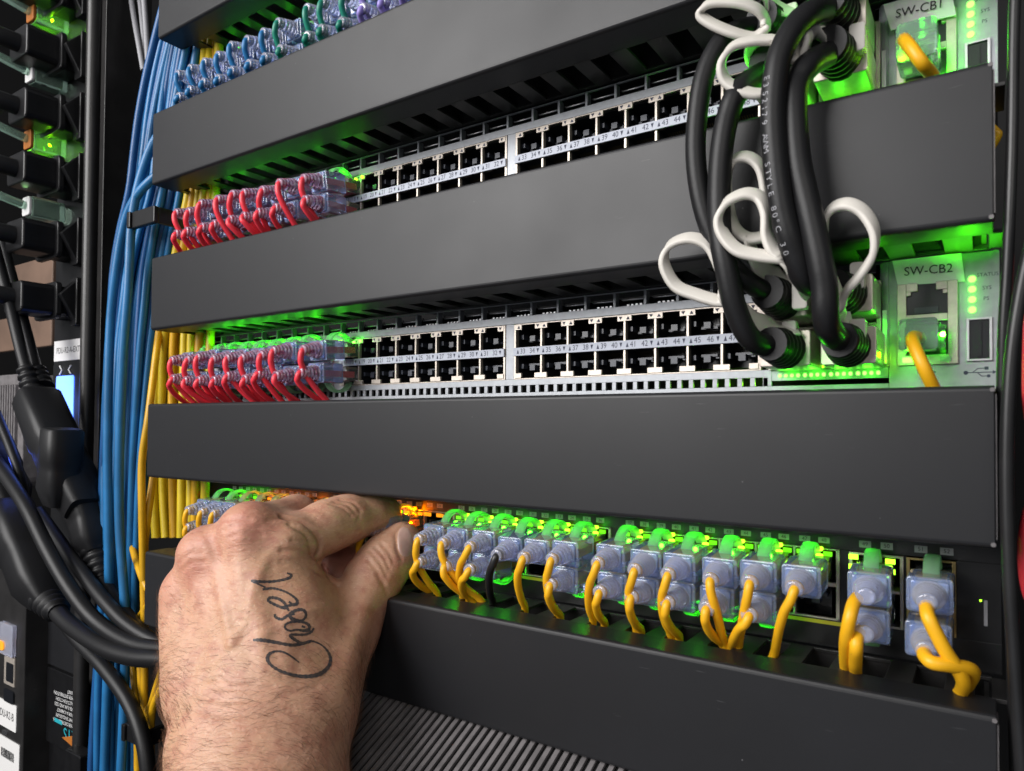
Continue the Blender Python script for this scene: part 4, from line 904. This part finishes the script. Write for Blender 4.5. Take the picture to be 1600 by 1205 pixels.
# sample the field on a grid and extract the surface (surface nets)
def surface_net(fn, lo, hi, h):
    n = np.ceil((hi-lo)/h).astype(int)+1
    ax = [np.arange(n[i], dtype=np.float32)*h+lo[i] for i in range(3)]
    V = np.empty(tuple(n), np.float32)
    Bk = 12
    for i0 in range(0, n[0], Bk):
        for j0 in range(0, n[1], Bk):
            cz_ = np.arange(0, n[2], Bk); i1, j1 = min(i0+Bk, n[0]), min(j0+Bk, n[1])
            cen_ = np.stack([np.full(len(cz_), ax[0][(i0+i1)//2]), np.full(len(cz_), ax[1][(j0+j1)//2]), ax[2][np.minimum(cz_+Bk//2, n[2]-1)]], 1).astype(np.float32)
            dc = fn(cen_)
            for k0, d0 in zip(cz_, dc):
                k1 = min(k0+Bk, n[2])
                if abs(d0) > Bk*h*1.0+6: V[i0:i1, j0:j1, k0:k1] = d0; continue
                gx, gy, gz = np.meshgrid(ax[0][i0:i1], ax[1][j0:j1], ax[2][k0:k1], indexing='ij')
                V[i0:i1, j0:j1, k0:k1] = fn(np.stack([gx.ravel(), gy.ravel(), gz.ravel()], 1)).reshape(gx.shape)
    ins = V < 0; c = np.zeros(tuple(n-1), int)
    for dx in (0, 1):
        for dy in (0, 1):
            for dz in (0, 1): c += ins[dx:n[0]-1+dx, dy:n[1]-1+dy, dz:n[2]-1+dz]
    act = (c > 0) & (c < 8); idx = -np.ones(act.shape, int); cells = np.argwhere(act); idx[act] = np.arange(len(cells))
    acc = np.zeros((len(cells), 3)); cnt = np.zeros(len(cells)); ci = cells
    for a in range(3):
        o = [b for b in range(3) if b != a]
        for u in (0, 1):
            for v_ in (0, 1):
                p0 = ci.copy(); p0[:, o[0]] += u; p0[:, o[1]] += v_; p1 = p0.copy(); p1[:, a] += 1
                v0, v1 = V[tuple(p0.T)], V[tuple(p1.T)]; m = (v0 < 0) != (v1 < 0); tt_ = np.zeros(len(ci)); tt_[m] = v0[m]/(v0[m]-v1[m])
                pp_ = p0.astype(float); pp_[:, a] += tt_; acc[m] += pp_[m]; cnt[m] += 1
    vs = acc/cnt[:, None]*h+lo; fs = []
    for a in range(3):
        o = [(a+1) % 3, (a+2) % 3]; sl = [slice(None)]*3; s0 = list(sl); s1 = list(sl); s0[a] = slice(0, n[a]-1); s1[a] = slice(1, n[a])
        A, B = ins[tuple(s0)], ins[tuple(s1)]; e = np.argwhere(A != B); sgn = A[tuple(e.T)]
        ok = (e[:, o[0]] > 0) & (e[:, o[1]] > 0) & (e[:, o[0]] < n[o[0]]-1) & (e[:, o[1]] < n[o[1]]-1); e = e[ok]; sgn = sgn[ok]
        q = []
        for du, dv in ((0, 0), (-1, 0), (-1, -1), (0, -1)):
            g = e.copy(); g[:, o[0]] += du; g[:, o[1]] += dv; q.append(idx[tuple(g.T)])
        q = np.stack(q, 1); q[~sgn] = q[~sgn][:, ::-1]; fs.append(q)
    return vs, np.concatenate(fs)
corners = np.array([vt(x, y, t) for x, y, t in ((240, 1250, 190), (240, 800, 340), (660, 780, 350), (600, 1250, 300), (250, 2100, 130), (520, 2100, 230), (240, 1250, 300))])
lo_, hi_ = corners.min(0)-12, corners.max(0)+12
vs, fs = surface_net(hand_sdf, lo_.astype(np.float32), hi_.astype(np.float32), 0.7)
# creases, folds and veins pressed into the surface along lines on the skin
def edit_lines(vs, fs, lines):
    bv = BVHTree.FromPolygons([tuple(v) for v in vs], [tuple(map(int, f)) for f in fs]); vs = vs.copy()
    fa = np.asarray(fs); nn = np.zeros_like(vs); fn_ = np.cross(vs[fa[:, 2]]-vs[fa[:, 0]], vs[fa[:, 3]]-vs[fa[:, 1]])
    for k in range(4): np.add.at(nn, fa[:, k], fn_)
    nn /= np.linalg.norm(nn, axis=1)[:, None]+1e-9; off = np.zeros(len(vs))
    if np.mean(((vs-CAM)*nn).sum(1)[((vs[:, 1] < -30))]) > 0 and False: nn = -nn
    for pts, dep, sig in lines:
        pl = cr([(220+x/2.5375, 730+y/2.5375) for x, y in pts], 10); H_ = []
        for x, y in pl:
            r_ = bv.ray_cast(Vector(CAM), Vector(ray(x, y)).normalized())
            if r_[0] is not None: H_.append(np.array(r_[0]))
        if len(H_) < 2: continue
        H_ = np.array(H_); m = np.where((np.abs(vs-H_.mean(0)).max(1) < 60))[0]; dm = np.full(len(m), 1e9)
        for q in H_: dm = np.minimum(dm, ((vs[m]-q)**2).sum(1))
        off[m] -= dep*(1.35 if dep > 0 else 1.1)*np.exp(-dm/(2*sig*sig))
    return vs+nn*off[:, None]
LN = [([(560, 195), (640, 215), (690, 255), (712, 300), (705, 345)], 1.5, .8), ([(590, 225), (650, 262), (675, 305), (690, 345)], .7, .8), ([(705, 345), (722, 395), (750, 440), (785, 468)], 1.2, .9),
      ([(560, 330), (640, 335), (700, 362), (735, 415)], .8, .9), ([(600, 290), (650, 300), (690, 345)], .5, .7), ([(560, 375), (640, 385), (720, 425)], .4, .9),
      ([(770, 138), (820, 150), (852, 182)], .5, .7), ([(790, 128), (840, 140), (870, 170)], .45, .6), ([(750, 145), (800, 160), (835, 190)], .35, .6), ([(868, 175), (866, 200), (858, 222)], .3, .7),
      ([(930, 318), (962, 352), (985, 400)], .5, .7), ([(905, 330), (945, 372), (975, 430)], .45, .7), ([(900, 365), (935, 410), (965, 460)], .4, .7), ([(955, 305), (985, 340), (1003, 380)], .4, .7), ([(940, 430), (965, 470), (975, 500)], .4, .8),
      ([(300, 225), (360, 205), (430, 210)], .3, .8), ([(330, 250), (390, 232), (470, 240)], .3, .8), ([(350, 275), (420, 258), (480, 270)], .25, .8), ([(150, 380), (190, 345), (240, 340)], .3, .8), ([(160, 410), (200, 380), (250, 375)], .3, .8), ([(500, 210), (570, 205), (620, 225)], .3, .7),
      ([(250, 835), (400, 850), (560, 830)], .3, 1.0), ([(200, 900), (360, 925), (560, 905), (700, 870)], .3, 1.0), ([(180, 960), (360, 985), (600, 965)], .25, 1.0), ([(300, 870), (420, 885), (520, 875)], .25, .9),
      ([(1010, 275), (1018, 330), (1035, 365)], .5, .6), ([(1012, 262), (1030, 235), (1062, 222)], .4, .6),
      ([(250, 300), (300, 420), (330, 560), (360, 700)], -.7, 1.6), ([(360, 700), (420, 600), (450, 480), (500, 360)], -.55, 1.5), ([(430, 700), (560, 620), (700, 560), (790, 560)], -.4, 1.5), ([(400, 260), (390, 400), (400, 560)], -.6, 2.2)]
vs = edit_lines(vs, fs, LN)
person = empty('person', tuple(jw), 'person reaching in, left hand with a script tattoo pinching an amber lit plug', 'person')
mb = MB(); mb.v = [tuple(v) for v in vs]; mb.f = [tuple(int(i) for i in f) for f in fs]; mb.sm = [True]*len(fs)
# skin material: mottled tone, pores, fine wrinkles
sk = bpy.data.materials.new('skin'); sk.use_nodes = True; nt = sk.node_tree; b = nt.nodes['Principled BSDF']; L = nt.links.new
tc = nt.nodes.new('ShaderNodeTexCoord')
def nz(scale, det, dist=0, rough=.5):
    n = nt.nodes.new('ShaderNodeTexNoise'); n.inputs['Scale'].default_value = scale; n.inputs['Detail'].default_value = det; n.inputs['Distortion'].default_value = dist; n.inputs['Roughness'].default_value = rough; L(tc.outputs['Object'], n.inputs['Vector']); return n
def ramp(src, p0, p1):
    r = nt.nodes.new('ShaderNodeMapRange'); r.inputs[1].default_value = p0; r.inputs[2].default_value = p1; L(src, r.inputs[0]); return r.outputs[0]
def mixc(f, a, c):
    m = nt.nodes.new('ShaderNodeMix'); m.data_type = 'RGBA'; L(f, m.inputs[0]) if not isinstance(f, float) else None
    for k, v in ((6, a), (7, c)):
        if isinstance(v, tuple): m.inputs[k].default_value = (*v, 1)
        else: L(v, m.inputs[k])
    return m.outputs[2]
c1 = mixc(ramp(nz(34, 4).outputs[0], .36, .64), (.50, .285, .175), (.56, .31, .21))
c2 = mixc(ramp(nz(150, 5, 0, .6).outputs[0], .46, .66), c1, (.44, .21, .14))
c3 = mixc(ramp(nz(900, 2).outputs[0], .60, .78), c2, (.60, .38, .26))
at_ = nt.nodes.new('ShaderNodeAttribute'); at_.attribute_name = 'flush'
c4 = mixc(at_.outputs['Fac'], c3, (.52, .18, .14))
L(c4, b.inputs['Base Color']); b.inputs['Roughness'].default_value = .47; b.inputs['Subsurface Weight'].default_value = .16
b.inputs['Subsurface Radius'].default_value = (1, .35, .18); b.inputs['Subsurface Scale'].default_value = .0018; b.inputs['Specular IOR Level'].default_value = .42
vo = nt.nodes.new('ShaderNodeTexVoronoi'); vo.feature = 'DISTANCE_TO_EDGE'; vo.inputs['Scale'].default_value = 1300; L(tc.outputs['Object'], vo.inputs['Vector'])
mp = nt.nodes.new('ShaderNodeMapping'); mp.inputs['Scale'].default_value = (1, 1, 2.6); mp.inputs['Rotation'].default_value = (0, .5, .2); L(tc.outputs['Object'], mp.inputs['Vector'])
nw = nt.nodes.new('ShaderNodeTexNoise'); nw.inputs['Scale'].default_value = 330; nw.inputs['Detail'].default_value = 4; nw.inputs['Distortion'].default_value = .6; L(mp.outputs[0], nw.inputs['Vector'])
def bump(h, st, dist, prev=None):
    bp = nt.nodes.new('ShaderNodeBump'); bp.inputs['Strength'].default_value = st; bp.inputs['Distance'].default_value = dist; L(h, bp.inputs['Height'])
    if prev: L(prev, bp.inputs['Normal'])
    return bp.outputs[0]
h1 = bump(nz(70, 3).outputs[0], .5, .0012); h2 = bump(nw.outputs[0], .55, .0006, h1); h3 = bump(ramp(vo.outputs[0], 0, .10), .14, .00014, h2)
L(h3, b.inputs['Normal'])
M['skin'] = sk
hand = mb.build('hand', sk, person)
me = hand.data
att = me.attributes.new('flush', 'FLOAT', 'POINT'); fl = np.zeros(len(vs))
for (x, y, t, r, a_) in ((390, 815, 276, 15, .55), (318, 868, 280, 16, .6), (284, 918, 285, 13, .5), (545, 880, 330, 26, .75), (520, 905, 325, 22, .7), (600, 860, 320, 12, .35), (515, 860, 330, 20, .6), (545, 800, 305, 8, .25), (470, 800, 310, 10, .3), (590, 1000, 300, 16, .3)):
    dd = np.linalg.norm(vs-J(x, y, t), axis=1); fl = np.maximum(fl, a_*np.clip(1-dd/r, 0, 1)**.7)
att.data.foreach_set('value', fl.astype(np.float32))
sm_ = hand.modifiers.new('s', 'SMOOTH'); sm_.iterations = 1; sm_.factor = .5
vsm = vs
bvh = BVHTree.FromPolygons([tuple(v) for v in vs], [tuple(map(int, f)) for f in fs])
def hit(x, y):
    d = Vector(ray(x, y)).normalized(); r_ = bvh.ray_cast(Vector(CAM), d); return (r_[0], r_[1]) if r_[0] is not None else (None, None)
# thumbnail: curved plate following the thumb tip
def plate(outline_c, ux, uy, mname, name, parent, lift=.16, n=10):
    """grid in photo space projected onto the skin, superellipse outline"""
    cx, cy = outline_c; v = []; f = []; N = n
    for ring_ in range(N+1):
        for k in range(28):
            a = 2*math.pi*k/28; c_, s_ = math.cos(a), math.sin(a); pw = .8; rr_ = ring_/N
            gx = math.copysign(abs(c_)**pw, c_)*rr_; gy = math.copysign(abs(s_)**pw, s_)*rr_
            x = cx+ux[0]*gx+uy[0]*gy; y = cy+ux[1]*gx+uy[1]*gy; p, nn = hit(x, y)
            if p is None: p = Vector(v[-1] if v else (0, 0, 0)); nn = Vector((0, 0, 0))
            v.append(tuple(p+nn*(lift if ring_ < N else .02)))
    for r_ in range(N):
        for k in range(28): f.append((r_*28+k, r_*28+(k+1) % 28, (r_+1)*28+(k+1) % 28, (r_+1)*28+k))
    return MB().add(v, f, True).build(name, mname, parent)
M['nail'] = mat('fingernail', (.50, .32, .27), .28, noise=.12, nscale=200, coat=.25, base2=(.56, .38, .31))
plate((632.5, 847), (11.5, 1.0), (.5, 23), 'nail', 'thumbnail', person)
# tattoo: script word drawn as ink strokes lying on the skin
def ZT(x, y): return (380+x/5.478, 860+y/5.478)
strokes = [
    [(478, 962, 1.5), (420, 915, 2.5), (350, 875, 3), (280, 865, 3), (222, 890, 4.5), (208, 935, 5), (240, 985, 4), (310, 1030, 4.2), (400, 1062, 4.5), (500, 1080, 5), (600, 1075, 6), (680, 1045, 6), (735, 985, 5), (745, 920, 4.5), (715, 855, 3), (660, 805, 2.2), (590, 775, 2.6)],
    [(85, 768, 3), (150, 768, 5), (220, 778, 5.5), (320, 797, 4.5), (420, 812, 4.5), (500, 800, 4.5), (590, 775, 4)],
    [(500, 800, 4), (440, 765, 4.5), (405, 735, 4.5), (420, 722, 3.5), (520, 722, 3.5), (580, 700, 3.5), (605, 665, 2.5)],
    [(575, 690, 3), (520, 690, 4), (460, 680, 3), (400, 690, 3), (358, 665, 3), (370, 630, 3), (430, 612, 3.5), (510, 615, 3.5), (560, 640, 4.5), (560, 675, 4), (500, 690, 3.5)],
    [(430, 612, 3), (395, 560, 4), (420, 530, 4.5), (480, 508, 4.5), (525, 520, 4), (535, 565, 3.5), (500, 600, 3), (440, 590, 3.5), (400, 570, 4)],
    [(440, 540, 4), (380, 560, 4), (330, 590, 4), (280, 575, 4), (268, 545, 3)],
    [(385, 500, 3), (330, 490, 4), (260, 460, 4), (212, 430, 3.5), (235, 405, 4), (300, 415, 4), (345, 445, 4), (370, 480, 3.5), (390, 520, 3)],
    [(330, 490, 3), (400, 470, 4), (455, 460, 5), (460, 430, 4), (420, 390, 3), (360, 355, 3), (300, 335, 3), (240, 325, 3.5), (165, 335, 3)],
    [(190, 320, 2.5), (130, 290, 2.5), (75, 262, 3.5), (150, 268, 4), (240, 268, 3.5), (330, 255, 3.5), (395, 235, 4), (410, 210, 3.5), (375, 195, 2)],
    [(390, 440, 3), (420, 462, 3)], [(500, 650, 3), (530, 660, 3)]]
M['tattoo'] = mat('tattoo_ink', (.03, .034, .042), .55, noise=.7, nscale=1300, base2=(.10, .07, .058))
tm = MB()
for st_ in strokes:
    pts = cr([(*ZT(x, y), wd) for x, y, wd in st_], 8); prev = None; v = []; f = []
    for i, q in enumerate(pts):
        a = pts[max(i-1, 0)]; c = pts[min(i+1, len(pts)-1)]; dx_, dy_ = c[0]-a[0], c[1]-a[1]; l_ = math.hypot(dx_, dy_) or 1
        nx_, ny_ = -dy_/l_, dx_/l_; wd = q[2]*.56*(1+.16*math.sin(i*1.7)+random.uniform(-.06, .06))
        row = []
        for s_ in (-1, 0, 1):
            p, nn = hit(q[0]+nx_*wd*s_, q[1]+ny_*wd*s_)
            if p is None: p, nn = Vector(v[-1]), Vector((0, 0, 0))
            v.append(tuple(p+nn*.10))
    for i in range(len(pts)-1):
        for j in range(2): f.append((i*3+j, i*3+j+1, i*3+j+4, i*3+j+3))
    tm.add(v, f, True)
tm.build('tattoo', 'tattoo', person)
# hairs on the forearm and the outer edge of the hand
M['hair'] = mat('arm_hair', (.15, .075, .04), .5)
hm = MB(); fa = np.asarray(fs); cen = vs[fa].mean(1); e1 = vs[fa[:, 1]]-vs[fa[:, 0]]; e2 = vs[fa[:, 2]]-vs[fa[:, 0]]; nn_ = np.cross(e1, e2); nn_ /= np.linalg.norm(nn_, axis=1)[:, None]+1e-9
rel = cen-CAM; tz = rel@FW; sx_ = 800+PX+FPX*(rel@RT)/tz; sy_ = 602.5+PY-FPX*(rel@UP)/tz
facing = -(nn_*rel).sum(1)/np.linalg.norm(rel, axis=1)
dens = np.where(facing > -.35, 1.0, 0)*np.clip((sy_-930)/150, .05, 1)*np.where(sy_ > 1500, 0, 1)*np.where((sx_ > 540) & (sy_ < 1000), .1, 1)
dens += np.where((sx_ < 300) & (sy_ > 930) & (facing > -.4), .8, 0)
dens = dens/dens.sum(); pick = rng.choice(len(cen), 4600, p=dens)
for i in pick:
    p = Vector(cen[i]); n_ = Vector(nn_[i])
    if n_.dot(Vector(rel[i])) > 0 and facing[i] > 0: n_ = -n_
    ph_ = math.sin(sx_[i]/38)*.5+math.sin(sy_[i]/27+sx_[i]/60)*.6; g = Vector(RT)*(-.9+rng.normal()*.22)+Vector(UP)*(.15+.55*ph_+rng.normal()*.25); g = g-n_*g.dot(n_); g.normalize()
    L1 = rng.uniform(3.5, 8.5)*(1.0 if sy_[i] > 1000 else .7); r0 = rng.uniform(.026, .05); v = []; f = []
    sd_ = n_.cross(g)
    cv = .3+rng.normal()*.3
    for k in range(5):
        u_ = k/4; q = p+g*(L1*u_)+n_*(.05+ .28*L1*math.sin(u_*2.0)*.55)+sd_*(cv*L1*u_*u_)
        rr_ = r0*(1-.75*u_)
        v += [tuple(q+sd_*rr_), tuple(q+n_*rr_-sd_*rr_*.5), tuple(q-n_*rr_-sd_*rr_*.5)]
    for k in range(4):
        for j in range(3): f.append((k*3+j, k*3+(j+1) % 3, k*3+3+(j+1) % 3, k*3+3+j))
    hm.add(v, f, False)
hm.build('arm_hair', 'hair', person, kind='stuff')
